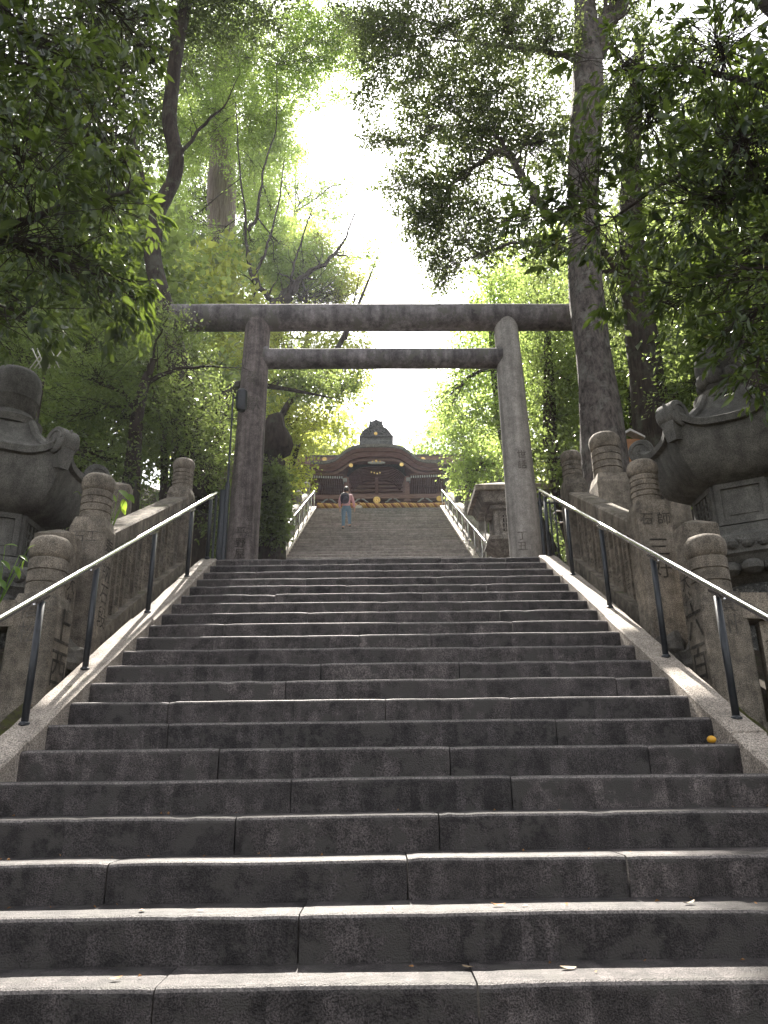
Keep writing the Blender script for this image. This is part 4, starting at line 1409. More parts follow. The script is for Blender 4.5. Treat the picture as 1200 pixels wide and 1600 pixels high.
def person(loc, rz, k, label, shirt, trousers, hair, group, step=(.19, .36), reach=1):
    root = tag(empty("person", loc, rz), label, "person", group)
    S = lambda x, y, z: (x * k, y * k, z * k)
    dz, dy = step[0] / k, step[1] / k
    J = [(S(0, 0, .86), .115 * k), (S(0, .01, 1.03), .098 * k), (S(0, .03, 1.22), .118 * k), (S(0, .03, 1.335), .052 * k), (S(0, .045, 1.42), .072 * k), (S(0, .05, 1.50), .086 * k), (S(0, .045, 1.565), .06 * k)]
    E = [(0, 1), (1, 2), (2, 3), (3, 4), (4, 5), (5, 6)]
    def chain(start, pts):
        q = start
        for p, r in pts:
            J.append((S(*p), r * k)); E.append((q, len(J) - 1)); q = len(J) - 1
        return q
    hands = []
    for s in (-1, 1):
        if s < 0:
            chain(0, [((-.095, 0, .80), .085), ((-.10, .05, .46), .056), ((-.105, -.02, .10), .038), ((-.11, .0, .045), .04), ((-.12, .12, .03), .03)])
            w = chain(2, [((-.17, .02, 1.27), .052), ((-.245, -.02, 1.02), .037), ((-.235, .06, .82), .026), ((-.235, .085, .77), .028)])
            hands.append((w, -1, (-.235, .085, .77), (0, .35, -1)))
        else:
            chain(0, [((.095, .01, .80), .085), ((.10, .5 * dy + .02, .46 + dz * .5), .056), ((.105, dy - .05, .10 + dz), .038), ((.11, dy - .03, .045 + dz), .04), ((.12, dy + .09, .03 + dz), .03)])
            w = chain(2, [((.17, .02, 1.27), .052), ((.25, .03, 1.02), .037), ((.285 if reach > 0 else .25, .12, .83), .026), ((.29 if reach > 0 else .25, .145, .78), .028)])
            hands.append((w, 1, (.29 if reach > 0 else .25, .145, .78), (0, .4, -1)))
    for w, s, p, d in hands:
        d = Vector(d).normalized()
        for f in range(4):
            off = Vector((0, 1, .35)).normalized() * ((f - 1.5) * .017)
            a_ = Vector(p) + off + d * .045
            b_ = a_ + d * (.04 - abs(f - 1.5) * .006) + Vector((-s * .012, 0, 0))
            chain(w, [(tuple(a_), .009), (tuple(b_), .008)])
        chain(w, [(tuple(Vector(p) + Vector((-s * .01, .035, -.01))), .010), (tuple(Vector(p) + Vector((-s * .012, .05, -.04))), .009)])
    skin_mesh("body", J, E, M['skin'], root)
    skin_mesh("shirt", [(S(0, -.005, .80), (.14 * k, .12 * k)), (S(0, -.005, .92), (.155 * k, .13 * k)), (S(0, .01, 1.04), (.145 * k, .115 * k)), (S(0, .02, 1.22), (.155 * k, .12 * k)), (S(0, .03, 1.31), .075 * k),
                        (S(-.17, .02, 1.265), .068 * k), (S(-.245, -.02, 1.02), .054 * k), (S(-.236, .05, .85), .045 * k),
                        (S(.17, .02, 1.265), .068 * k), (S(.25, .03, 1.02), .054 * k), (S(.283 if reach > 0 else .25, .11, .86), .045 * k)],
              [(0, 1), (1, 2), (2, 3), (3, 4), (3, 5), (5, 6), (6, 7), (3, 8), (8, 9), (9, 10)], shirt, root)
    skin_mesh("trousers", [(S(0, 0, .96), (.135 * k, .115 * k)), (S(0, 0, .82), (.14 * k, .115 * k)), (S(-.095, .005, .74), .095 * k), (S(-.10, .05, .46), .072 * k), (S(-.105, -.015, .09), .055 * k),
                           (S(.095, .02, .74), .095 * k), (S(.10, .5 * dy + .02, .46 + dz * .5), .072 * k), (S(.105, dy - .045, .09 + dz), .055 * k)],
              [(0, 1), (1, 2), (2, 3), (3, 4), (1, 5), (5, 6), (6, 7)], trousers, root, 1)
    g = MB()
    g.ball(S(0, .035, 1.505), (.098 * k, .108 * k, .115 * k), 14, 10)
    g.v = [(p[0], min(p[1], .085 * k) if p[2] < 1.53 * k else p[1], p[2]) for p in g.v]
    h_ = g.build("hair", hair, root)
    for s in (-1, 1):
        g = MB(); g.ball(S(s * .092, .05, 1.48), (.014 * k, .022 * k, .032 * k), 8, 5); g.build("ear", M['skin'], root)
        g = MB(); g.ball(S(s * .032, .128, 1.495), (.011 * k, .008 * k, .008 * k), 8, 5); g.build("eye", M['hair'], root)
        yy, zz = (0, 0) if s < 0 else (dy, dz)
        g = MB(); g.ball(S(s * .115, yy + .04, .045 + zz), (.048 * k, .125 * k, .048 * k), 10, 6)
        g.v = [(p[0], p[1], max(p[2], (zz + .004) * k)) for p in g.v]
        g.build("shoe", M['shoe'], root)
    g = MB(); g.ball(S(0, .14, 1.465), (.014 * k, .022 * k, .022 * k), 8, 5); g.build("nose", M['skin'], root)
    g = MB(); g.ball(S(0, .125, 1.43), (.026 * k, .01 * k, .008 * k), 8, 5); g.build("mouth", M['pink'], root)
    return root


na = 27
ay = UP_Y0 + (na - 1) * UT + .14
ax = at(541, 827, ay).x
adult = person((ax, ay, LAND_Z + na * UR), 0.0, 1.0, "adult in pink shirt and blue jeans with navy backpack climbing the upper stairs", M['pink'], M['denim'], M['hair'], "people on the stairs", step=(UR, UT))
bk = tag(empty("backpack", (ax - .05, ay - .15, LAND_Z + na * UR + 1.10)), "dark navy backpack worn by the adult in pink on the stairs", "backpack")
g = MB(); g.ball((0, -.02, 0), (.17, .11, .22), 14, 10); g.v = [(max(-.155, min(.155, p[0])), max(-.11, p[1]), max(-.19, p[2])) for p in g.v]; g.build("bag", M['navy'], bk)
g = MB(); g.ball((0, -.115, -.06), (.12, .05, .10), 12, 8); g.build("front_pocket", M['navy'], bk)
for s in (-1, 1):
    g = MB(); g.tube([(s * .10, .02, .17), (s * .12, .12, .215), (s * .125, .22, .19), (s * .13, .285, .08), (s * .13, .20, -.10), (s * .12, .06, -.17)], .022, 6); g.build("strap", M['navy'], bk)
g = MB(); g.tube([(-.04, -.0, .2), (-.02, -.01, .25), (.02, -.01, .25), (.04, 0, .2)], .012, 6); g.build("grab_loop", M['navy'], bk)
child = person((at(561, 788, 32.1).x, 32.1 - .1, TOP_Z), 0.1, .60, "small child with light hair and cream top standing by the rope at the stair head", M['cream'], M['denim'], M['hair_light'], "people on the stairs", step=(0.0, .05), reach=0)


# ------------------------------------------------------------------ litter on the steps
def leaf_thing(name, c, size, rz, mat, label, cat="fallen leaf", group="fallen leaves on the steps", curl=.25):
    g = MB(True)
    size *= .68
    vs = []
    for i in range(6):
        u = i / 5
        w = math.sin(math.pi * (u * .92 + .04)) * .26
        z = curl * (u - .5) ** 2
        vs += [(u - .5, -w, z + .08 * curl), (u - .5, 0, z), (u - .5, w, z + .12 * curl)]
    vs = [tuple(Vector(v) * size) for v in vs]
    g.add(vs, [(i * 3 + k, i * 3 + k + 1, i * 3 + 4 + k, i * 3 + 3 + k) for i in range(5) for k in range(2)], True)
    o = g.build(name, mat, None, c)
    o.rotation_euler = (random.uniform(-.15, .15), random.uniform(-.15, .15), rz)
    return tag(o, label, cat, group)


def tread(px, n, back=.12):
    y = Y0 + n * T + back
    return (px2x(px, n), y, Z0 + n * RI + .008)


leaf_thing("fallen_leaf", tread(160, 0, .10), .065, .4, M['leaf_dead'], "brown fallen leaf at far left of the lowest sunlit tread")
leaf_thing("fallen_leaf", tread(735, 0, .2), .075, 2.4, M['leaf_pale'], "pale dry leaf beside the joint in the lowest sunlit tread")
leaf_thing("fallen_leaf", tread(900, 0, .16), .09, .2, M['leaf_pale'], "pale curled leaf right of centre on the lowest sunlit tread")
leaf_thing("fallen_leaf", tread(640, 0, .22), .05, 1.2, M['leaf_dead'], "tiny brown leaf at the middle back of the lowest sunlit tread")
leaf_thing("fallen_leaf", tread(780, 1, .10), .085, .1, M['leaf_dead'], "orange brown leaf near the middle of the second tread", curl=.6)
leaf_thing("fallen_leaf", tread(822, 1, .09), .05, .9, M['leaf_pale'], "small white leaf next to the orange leaf on the second tread")
leaf_thing("fallen_leaf", tread(1090, 1, .1), .08, .3, M['leaf_pale'], "long pale leaf on the right of the second tread", curl=.5)
leaf_thing("fallen_leaf", tread(300, 1, .09), .05, 2.9, M['leaf_pale'], "small pale leaf left of centre on the second tread")
leaf_thing("fallen_leaf", tread(205, 1, .1), .07, 1.8, M['leaf_dead'], "dark thin leaf on the left of the second tread")
p = at(1146, 1163, Y0 + 5 * T + .05)
g = MB(); g.ball((0, 0, 0), (.026, .024, .021), 14, 9)
orange = g.build("orange_fruit", M['orange'], None, (1.88, Y0 + 5 * T + .06, Z0 + 5 * RI + .022))
tag(orange, "small orange fruit lying at the right end of a step by the granite edging", "fruit")
g = MB(); g.ball((0, 0, .021), (.005, .005, .003), 6, 4); g.build("stalk", M['bark_dark'], orange)

# wind-blown scraps in the gutters and along the backs of the treads
rl = np.random.default_rng(3)
vs, fs = [], []
def scrap(x, y, z, L_):
    a_ = rl.uniform(0, 6.28); w_ = L_ * rl.uniform(.2, .4); k = len(vs)
    dx, dy = math.cos(a_), math.sin(a_)
    vs.extend([(x, y, z), (x + dx * L_ * .5 - dy * w_, y + dy * L_ * .5 + dx * w_, z + rl.uniform(.001, .012)), (x + dx * L_, y + dy * L_, z + rl.uniform(0, .008)), (x + dx * L_ * .5 + dy * w_, y + dy * L_ * .5 - dx * w_, z + rl.uniform(.001, .012))])
    fs.extend([(k, k + 1, k + 2), (k, k + 2, k + 3)])
for _ in range(420):
    s_ = -1 if rl.random() < .5 else 1
    y = rl.uniform(3.2, 9.1)
    scrap(s_ * rl.uniform(2.22, 2.44), y, nose(y) - (.17 if s_ < 0 else .24) + .005, rl.uniform(.02, .06))
for _ in range(70):
    n_s = int(rl.integers(-1, 4))
    x = rl.uniform(-1.9, 1.9) if rl.random() < .6 else math.copysign(rl.uniform(1.5, 1.98), rl.uniform(-1, 1))
    scrap(x, Y0 + n_s * T + rl.uniform(.04, .28), Z0 + n_s * RI + .006, rl.uniform(.008, .022))
lt = MB(True); lt.add(vs, fs)
tag(lt.build("leaf_litter", M['leaf_dead']), "small brown leaf scraps gathered in the gutters beside the steps", "leaf litter", None, "stuff")
# ------------------------------------------------------------------ trees
def leaf_cloud(centres, radii, per, L, wid, seed, droop=.25, out_bias=.5, flat=.6, big=False, origin=None):
    """numpy: sprays of leaves round clump centres. Returns verts, tris"""
    rng = np.random.default_rng(seed)
    n = len(centres)
    c = np.repeat(centres, per, axis=0)
    r = np.repeat(radii, per)[:, None]
    org = np.repeat(origin if origin is not None else centres - np.array([0, 0, .3]), per, axis=0)
    N_ = len(c)
    # each spray runs along its own little twig; broad leaves sit in a rosette at its tip
    tw = rng.normal(size=(n, 3)) * .55
    o1 = centres - (origin if origin is not None else centres - np.array([0, 0, .3]))
    o1 = o1 / (np.linalg.norm(o1, axis=1)[:, None] + 1e-6)
    tw += o1 * .7
    tw[:, 2] -= droop * .8
    tw /= np.linalg.norm(tw, axis=1)[:, None] + 1e-6
    tw = np.repeat(tw, per, axis=0)
    if big:
        off = rng.normal(size=(N_, 3)) * .16 * r + tw * (rng.random((N_, 1)) ** .6) * r * .9
        d = rng.normal(size=(N_, 3)) * .55 + tw * .75
    else:
        off = rng.normal(size=(N_, 3)) * np.array([.26, .26, .26 * flat]) * r + tw * (rng.random((N_, 1)) - .5) * 2.1 * r
        d = rng.normal(size=(N_, 3)) * .6 + tw * .5
    p = c + off
    outd = p - org
    outd /= np.linalg.norm(outd, axis=1)[:, None] + 1e-6
    d += outd * out_bias * .7
    d[:, 2] -= droop * 1.2
    d /= np.linalg.norm(d, axis=1)[:, None] + 1e-6
    # leaf blades lie roughly level, tilted at random
    up = rng.normal(size=(N_, 3)) * .55 + np.array([0, 0, 1.0])
    s = np.cross(d, up)
    s /= np.linalg.norm(s, axis=1)[:, None] + 1e-6
    nn = np.cross(s, d)
    ln = (L * (0.5 + .8 * rng.random(N_)) * np.repeat(.7 + .75 * rng.random(n) ** 1.5, per))[:, None]
    w = ln * wid
    fold = (.10 + .25 * rng.random(N_))[:, None] * w
    if not big:
        v = np.empty((N_, 4, 3), np.float32)
        v[:, 0] = p
        v[:, 1] = p + d * ln * .48 + s * w + nn * fold
        v[:, 2] = p + d * ln
        v[:, 3] = p + d * ln * .48 - s * w + nn * fold
        t = np.array([[0, 1, 2], [0, 2, 3]])
        idx = (np.arange(N_)[:, None, None] * 4 + t[None]).reshape(-1, 3)
        return v.reshape(-1, 3), idx
    v = np.empty((N_, 7, 3), np.float32)
    bend = -ln * (.05 + .18 * rng.random(N_))[:, None] * nn
    v[:, 0] = p
    v[:, 1] = p + d * ln * .30 + s * w * .85 + nn * fold
    v[:, 2] = p + d * ln * .66 + s * w * .85 + nn * fold + bend * .5
    v[:, 3] = p + d * ln + bend
    v[:, 4] = p + d * ln * .66 - s * w * .85 + nn * fold + bend * .5
    v[:, 5] = p + d * ln * .30 - s * w * .85 + nn * fold
    v[:, 6] = p + d * ln * .5 + bend * .25
    t = np.array([[0, 1, 6], [1, 2, 6], [2, 3, 6], [3, 4, 6], [4, 5, 6], [5, 0, 6]])
    idx = (np.arange(N_)[:, None, None] * 7 + t[None]).reshape(-1, 3)
    return v.reshape(-1, 3), idx


def tri_mesh(name, v, t, mat):
    me = bpy.data.meshes.new(name)
    me.vertices.add(len(v))
    me.vertices.foreach_set("co", np.asarray(v, np.float32).ravel())
    me.loops.add(len(t) * 3)
    me.loops.foreach_set("vertex_index", np.asarray(t, np.int32).ravel())
    me.polygons.add(len(t))
    me.polygons.foreach_set("loop_start", np.arange(0, len(t) * 3, 3, dtype=np.int32))
    me.polygons.foreach_set("loop_total", np.full(len(t), 3, np.int32))
    me.materials.append(mat)
    me.update(calc_edges=True)
    return me


def blob_points(c, r, n, rng, shell=.55):
    d = rng.normal(size=(n, 3))
    d /= np.linalg.norm(d, axis=1)[:, None]
    q = (shell + (1 - shell) * rng.random(n)) ** 1.0
    q = np.where(rng.random(n) < .25, rng.random(n) ** .5, q)
    lump = 1 + .22 * np.sin(d[:, 0] * 5 + c[0] * 3) * np.sin(d[:, 1] * 4 + c[2]) + .18 * np.sin(d[:, 2] * 6 + c[1])
    return np.array(c) + d * (q * lump)[:, None] * np.array(r)


LEAFTRIS = [0]


def curve(a, b, n, bend, rng):
    a, b = Vector(a), Vector(b)
    ax = (b - a)
    L = ax.length
    k1, k2 = Vector(rng.normal(size=3)) * bend * L, Vector(rng.normal(size=3)) * bend * L
    return [a.lerp(b, u) + k1 * math.sin(math.pi * u) + k2 * math.sin(2 * math.pi * u) * .5 + Vector((0, 0, -.0)) for u in [i / n for i in range(n + 1)]]


def make_tree(name, label, cat, group, trunk, blobs, mleaf, mbark, L=.06, wid=.28, dens=1.0, per=26, clump=.35, limbs=(), droop=.2, big=False,
              seed=1, nleaf_parts=0, trunk_n=14, twigs=.35, limb_r=.5, bare_twigs=0, flat=.6, flare=True, out_bias=.5, leaf_area=3.0):
    """trunk: [(point, radius)...]; blobs: [(centre, (rx, ry, rz))] of foliage, each joined to the wood by a limb"""
    rng = np.random.default_rng(seed)
    base = Vector(trunk[0][0])
    root = tag(empty(name, base), label, cat, group)
    g = MB()
    # smooth the trunk line
    pts, rad = [], []
    for i in range(len(trunk) - 1):
        (p, r), (q, r2) = trunk[i], trunk[i + 1]
        for k in range(5):
            u = k / 5
            pts.append(Vector(p).lerp(Vector(q), u) - base); rad.append(r + (r2 - r) * u)
    pts.append(Vector(trunk[-1][0]) - base); rad.append(trunk[-1][1])
    for _ in range(2):
        pts = [pts[0]] + [(pts[i - 1] + pts[i] * 2 + pts[i + 1]) / 4 for i in range(1, len(pts) - 1)] + [pts[-1]]
    g.tube(pts, rad, trunk_n + 8, True, True, wob=.16, flare=[.5, .38, .26, .16, .1, .06, .03] if flare else None)
    g.build("trunk", mbark, root)
    wood = [(p, r) for p, r in zip(pts, rad)][len(pts) // 4:]
    lm = MB()
    for lb in limbs:
        lp_, lr_ = [], []
        for i in range(len(lb) - 1):
            for k in range(4):
                u = k / 4
                lp_.append(Vector(lb[i][0]).lerp(Vector(lb[i + 1][0]), u) - base); lr_.append(lb[i][1] + (lb[i + 1][1] - lb[i][1]) * u)
        lp_.append(Vector(lb[-1][0]) - base); lr_.append(lb[-1][1])
        for _ in range(2):
            lp_ = [lp_[0]] + [(lp_[i - 1] + lp_[i] * 2 + lp_[i + 1]) / 4 for i in range(1, len(lp_) - 1)] + [lp_[-1]]
        lp_ = [p if i in (0, len(lp_) - 1) else p + Vector(rng.normal(size=3)) * lr_[i] * .45 for i, p in enumerate(lp_)]
        m1 = MB(); m1.tube(lp_, lr_, 8, True, True, wob=.15)
        m1.build("limb", mbark, root)
        wood += list(zip(lp_, lr_))
        for i in range(2, len(lp_)):
            for _q in range(2 if lr_[i] < .06 else 1):
                if rng.random() < .7:
                    ln_ = float(min(1.6, 7 * lr_[i] + .25) * rng.uniform(.5, 1.2))
                    dv = (lp_[i] - lp_[i - 1]).normalized() * .7 + Vector(rng.normal(size=3)) * .6 + Vector((0, 0, .35))
                    e_ = lp_[i] + dv.normalized() * ln_
                    cv = curve(lp_[i], e_, 5, .07, rng)
                    r1 = max(.006, lr_[i] * .38)
                    lm.tube(cv, [r1 * (1 - .85 * k / 5) for k in range(6)], 5, False, True)
                    lm.tube(curve(cv[3], cv[3] + (dv + Vector(rng.normal(size=3)) * .5).normalized() * ln_ * .5, 3, .08, rng), [r1 * .5, r1 * .35, r1 * .25, r1 * .1], 4, False, True)
    allc, allr, allo = [], [], []
    for (c, r) in blobs:
        c = np.array(c) ; r = np.array(r, float)
        area = 4 * math.pi * ((r[0] * r[1]) ** 1.6 / 3 + (r[0] * r[2]) ** 1.6 / 3 + (r[1] * r[2]) ** 1.6 / 3) ** (1 / 1.6)
        nl = dens * leaf_area * (area / 4) / (L * L * wid * 1.0)
        nc = max(6, int(nl / per))
        cl = blob_points(c - np.array(base), r, nc, rng)
        cc = Vector(c) - base
        # limb to the blob
        wp = min(wood, key=lambda w: (w[0] - cc).length * (1.0 if w[0].z < cc.z + .3 else 1.6))
        r0 = min(wp[1] * .7, max(.012, .02 * (cc - wp[0]).length + .012)) * limb_r * 1.6
        lp_ = curve(wp[0], cc, 6, .07, rng)
        lm.tube(lp_, [r0 * (1 - .75 * i / 6) for i in range(7)], 6, True, True)
        nt = int(min(nc, 5 + nc * twigs))
        for k in range(nt):
            s_ = lp_[int(rng.integers(2, 7))]
            e_ = Vector(cl[k % nc])
            lm.tube(curve(s_, e_, 4, .08, rng), [max(.004, r0 * .28 * (1 - .7 * i / 4)) for i in range(5)], 4, False, True)
        allc.append(cl); allr.append(np.full(nc, clump) * (0.7 + .6 * rng.random(nc))); allo.append(np.repeat(np.array(cc)[None] - np.array([0, 0, r[2] * .5]), nc, axis=0))
    if lm.v:
        lm.build("branches", mbark, root)['kind'] = 'stuff'
    if allc:
        allc, allr, allo = np.concatenate(allc), np.concatenate(allr), np.concatenate(allo)
        v, t = leaf_cloud(allc, allr, per, L, wid, seed + 5, droop=droop, big=big, flat=flat, origin=allo, out_bias=out_bias)
        if nleaf_parts:
            # the leaves nearest the stairs' foot, one by one
            nv = 7 if big else 4
            P = v.reshape(-1, nv, 3)
            w0 = P[:, 0] + np.array(base) - np.array(EYE)
            dist = np.linalg.norm(w0, axis=1)
            cm = np.array(CAMROT)
            loc_ = w0 @ cm
            ok = (loc_[:, 2] < -.5) & (np.abs(loc_[:, 0] / -loc_[:, 2]) < .5) & (np.abs(loc_[:, 1] / -loc_[:, 2]) < .665)
            order = np.argsort(np.where(ok, dist, 1e6))[:nleaf_parts]
            keep = np.ones(len(P), bool); keep[order] = False
            tt = t.reshape(len(P), -1, 3)[0]
            proto = None
            for i in order:
                q = P[i]
                b0, tip = Vector(q[0].tolist()), Vector(q[3 if big else 2].tolist())
                d = (tip - b0); ln = d.length; d.normalize()
                sd_ = Vector((q[2 if big else 1] - q[4 if big else 3]).tolist()); sd_ = (sd_ - d * sd_.dot(d)).normalized()
                nn_ = sd_.cross(d)
                mx = Matrix((sd_, d, nn_)).transposed()
                if proto is None:
                    lv = [tuple((mx.transposed() @ (Vector(x.tolist()) - b0)) / ln) for x in q]
                    proto = bpy.data.meshes.new("leaf")
                    proto.from_pydata(lv, [], [tuple(f) for f in tt.tolist()])
                    proto.materials.append(mleaf)
                o = bpy.data.objects.new("leaf", proto)
                m4 = mx.to_4x4() @ Matrix.Diagonal((ln, ln, ln, 1))
                m4.translation = b0
                o.matrix_local = m4
                C.objects.link(o)
                o.parent = root
            v = P[keep].reshape(-1, 3)
            t = (np.arange(keep.sum())[:, None, None] * nv + tt[None]).reshape(-1, 3)
        LEAFTRIS[0] += len(t)
        cr = link("crown", tri_mesh("crown", v, t, mleaf), root)
        cr['kind'] = 'stuff'
    return root


def B(px, py, D, rx, ry, rd=None):
    """foliage mass surveyed from the photo: centre and radii in metres"""
    p = at(px, py, D)
    z = zdepth(p) / 1200
    return (tuple(p), (rx * z, rd if rd else max(rx, ry) * z * .9, ry * z))


def G(x, y, dz=-.15):
    return (x, y, ground(x, y) + dz)


def A(px, py, D):
    return tuple(at(px, py, D))


# near, large leaved, overhanging from the left
make_tree("broadleaf_tree", "dark big leaved evergreen overhanging the upper left corner, nearest the camera", "tree", "trees on the left of the stairs",
          [(G(-4.9, 5.2), .24), ((-4.75, 5.3, 4.0), .20), ((-4.6, 5.3, 6.0), .17), ((-4.2, 5.4, 8.0), .13), ((-3.6, 5.6, 9.8), .08)],
          [B(40, 40, 5.6, 110, 70, .8), B(190, 30, 6.6, 90, 50, .8), B(90, 110, 5.8, 70, 40, .6), B(30, 230, 5.1, 110, 110, .7), B(130, 200, 5.9, 90, 80, .7), B(170, 320, 6.0, 75, 70, .6),
           B(60, 370, 5.4, 110, 90, .7), B(150, 430, 5.8, 75, 70, .6), B(40, 490, 5.7, 90, 60, .6), B(212, 470, 6.2, 28, 60, .4), B(-60, 150, 5.5, 100, 200, .9), B(190, 262, 6.2, 36, 36, .4), B(190, 150, 6.6, 36, 50, .5)],
          M['leaf_big'], M['bark_dark'], L=.125, wid=.19, dens=.72, per=9, clump=.17, big=True, seed=3, nleaf_parts=300, droop=.55, twigs=.7, leaf_area=2.5, limbs=[[((-4.65, 5.3, 5.3), .07), A(60, 330, 5.6) and (A(60, 330, 5.6), .035), (A(200, 300, 6.0), .015)]])
# near, large leaved, from the right
make_tree("broadleaf_tree", "dark big leaved evergreen overhanging the upper right corner, nearest the camera", "tree", "trees on the right of the stairs",
          [(G(4.9, 5.0), .24), ((4.8, 5.1, 4.0), .2), ((4.6, 5.2, 6.4), .17), ((4.2, 5.4, 8.4), .12), ((3.6, 5.7, 10.0), .07)],
          [B(1120, 60, 5.4, 120, 90, .8), B(985, 90, 6.2, 70, 60, .5), B(1160, 210, 5.2, 100, 100, .7), B(1010, 200, 6.4, 90, 70, .6), B(905, 275, 6.8, 70, 45, .5), B(1080, 320, 5.8, 110, 90, .7),
           B(930, 360, 6.8, 80, 36, .5), B(1170, 420, 5.4, 80, 90, .6), B(1070, 450, 6.2, 80, 50, .5), B(1185, 560, 5.4, 40, 80, .35), B(1150, 520, 5.7, 60, 50, .4), B(1250, 200, 5.2, 90, 220, .8), B(840, 330, 7.2, 50, 35, .4), B(960, 455, 7.0, 50, 34, .4)],
          M['leaf_big'], M['bark_dark'], L=.11, wid=.17, dens=.75, per=9, clump=.15, big=True, seed=4, nleaf_parts=300, droop=.4, twigs=.7, leaf_area=2.4,
          limbs=[[((4.7, 5.2, 5.4), .06), (A(1100, 240, 5.8), .032), (A(960, 340, 6.6), .014)], [((4.65, 5.2, 6.6), .06), (A(1120, 100, 5.6), .03), (A(960, 110, 6.2), .012)]])
# curved dark trunk left of centre
make_tree("curved_tree", "tree with dark crooked trunk rising left of the torii beam", "tree", "trees on the left of the stairs",
          [(A(300, 790, 12), .30), (A(292, 700, 12), .24), (A(286, 600, 12), .20), (A(262, 500, 12.1), .17), (A(236, 400, 12.2), .16), (A(246, 330, 12.3), .15), (A(270, 285, 12.3), .15), (A(277, 250, 12.3), .15), (A(263, 190, 12.4), .15), (A(272, 110, 12.4), .15), (A(282, 40, 12.4), .14), (A(305, -60, 12.5), .12)],
          [B(250, 20, 12.6, 130, 60), B(180, 110, 12.8, 90, 80), B(380, -10, 12.6, 90, 40), B(130, 30, 12.6, 100, 80), B(120, 200, 12.9, 90, 90), B(220, 200, 13.2, 50, 60), B(60, 120, 13, 90, 100)],
          M['leaf_dark'], M['bark_dark'], L=.085, dens=.9, per=24, clump=.40, seed=5, limbs=[[(A(277, 250, 12.3), .045), (A(320, 190, 12.4), .03), (A(350, 170, 12.5), .018), (A(372, 120, 12.6), .008)], [(A(246, 330, 12.3), .05), (A(225, 280, 12.3), .04), (A(205, 200, 12.4), .02)]])
# tall cedar trunk behind
make_tree("cedar_tree", "pale thick cedar trunk half hidden behind the light green crowns at left", "tree", "trees on the left of the stairs",
          [(G(at(340, 500, 35).x, 35), 1.05), (A(343, 560, 35), .92), (A(345, 420, 35), .84), (A(346, 300, 35), .78), (A(348, 180, 35), .66), (A(350, 60, 35), .48)],
          [B(340, 190, 34, 60, 40), B(300, 110, 34, 60, 60), B(390, 120, 34, 60, 70), B(345, 20, 34, 90, 60)],
          M['leaf_small'], M['bark_cedar'], L=.16, dens=.7, per=26, clump=.8, seed=6)
# light green forked tree in the middle
FK = A(432, 478, 28.0)
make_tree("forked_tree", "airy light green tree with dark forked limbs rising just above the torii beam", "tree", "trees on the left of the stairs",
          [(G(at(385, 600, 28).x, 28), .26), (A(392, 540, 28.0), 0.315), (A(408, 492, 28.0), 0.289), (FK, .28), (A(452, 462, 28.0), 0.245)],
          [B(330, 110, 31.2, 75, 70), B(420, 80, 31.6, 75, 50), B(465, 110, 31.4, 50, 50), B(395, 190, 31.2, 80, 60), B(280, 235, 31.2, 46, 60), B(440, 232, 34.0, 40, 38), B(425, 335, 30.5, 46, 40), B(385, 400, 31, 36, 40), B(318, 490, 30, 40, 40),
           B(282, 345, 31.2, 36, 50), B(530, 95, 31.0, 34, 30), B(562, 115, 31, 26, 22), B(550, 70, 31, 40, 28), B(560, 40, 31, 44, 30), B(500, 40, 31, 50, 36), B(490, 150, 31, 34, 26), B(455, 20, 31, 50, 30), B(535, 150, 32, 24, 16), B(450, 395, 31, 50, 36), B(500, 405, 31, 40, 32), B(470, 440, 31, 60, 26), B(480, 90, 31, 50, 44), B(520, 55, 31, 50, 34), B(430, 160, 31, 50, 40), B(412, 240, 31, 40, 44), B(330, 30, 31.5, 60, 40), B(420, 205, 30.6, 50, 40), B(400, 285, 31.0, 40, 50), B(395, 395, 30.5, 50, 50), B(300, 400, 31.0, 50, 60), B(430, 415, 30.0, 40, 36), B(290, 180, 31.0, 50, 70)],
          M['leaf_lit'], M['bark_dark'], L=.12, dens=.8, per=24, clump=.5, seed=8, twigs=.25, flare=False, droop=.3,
          limbs=[[(A(445, 465, 28.0), 0.193), (A(452, 455, 28.0), 0.175), (A(470, 436, 28.0), 0.123), (A(500, 418, 28.0), 0.088), (A(524, 398, 28.0), 0.070), (A(540, 370, 27.9), 0.049), (A(556, 330, 27.8), 0.032), (A(568, 300, 27.8), 0.014)],
                 [(A(432, 474, 28.0), 0.131), (A(408, 452, 28.0), 0.105), (A(394, 428, 28.1), 0.084), (A(384, 390, 28.2), 0.067), (A(384, 340, 28.3), 0.052), (A(374, 260, 28.5), 0.038), (A(368, 160, 28.8), 0.021)],
                 [(A(396, 432, 28.1), 0.079), (A(414, 400, 28.0), 0.060), (A(424, 362, 28.0), 0.049), (A(438, 310, 28.0), 0.032), (A(444, 250, 28.0), 0.018)],
                 [(A(455, 452, 28.0), 0.088), (A(454, 428, 28.0), 0.060), (A(466, 395, 28.0), 0.044), (A(480, 345, 28.0), 0.032), (A(500, 300, 28.0), 0.014)],
                 [(A(388, 360, 28.2), 0.088), (A(398, 352, 28.2), 0.079), (A(408, 300, 28.2), 0.061), (A(412, 255, 28.3), 0.044), (A(434, 200, 28.4), 0.025), (A(432, 100, 28.6), 0.012)],
                 [(A(524, 398, 28.0), 0.044), (A(550, 402, 27.9), 0.032), (A(585, 404, 27.8), 0.012)],
                 [(A(480, 432, 28.0), 0.035), (A(500, 415, 28.0), 0.023), (A(512, 408, 27.9), 0.009)]])
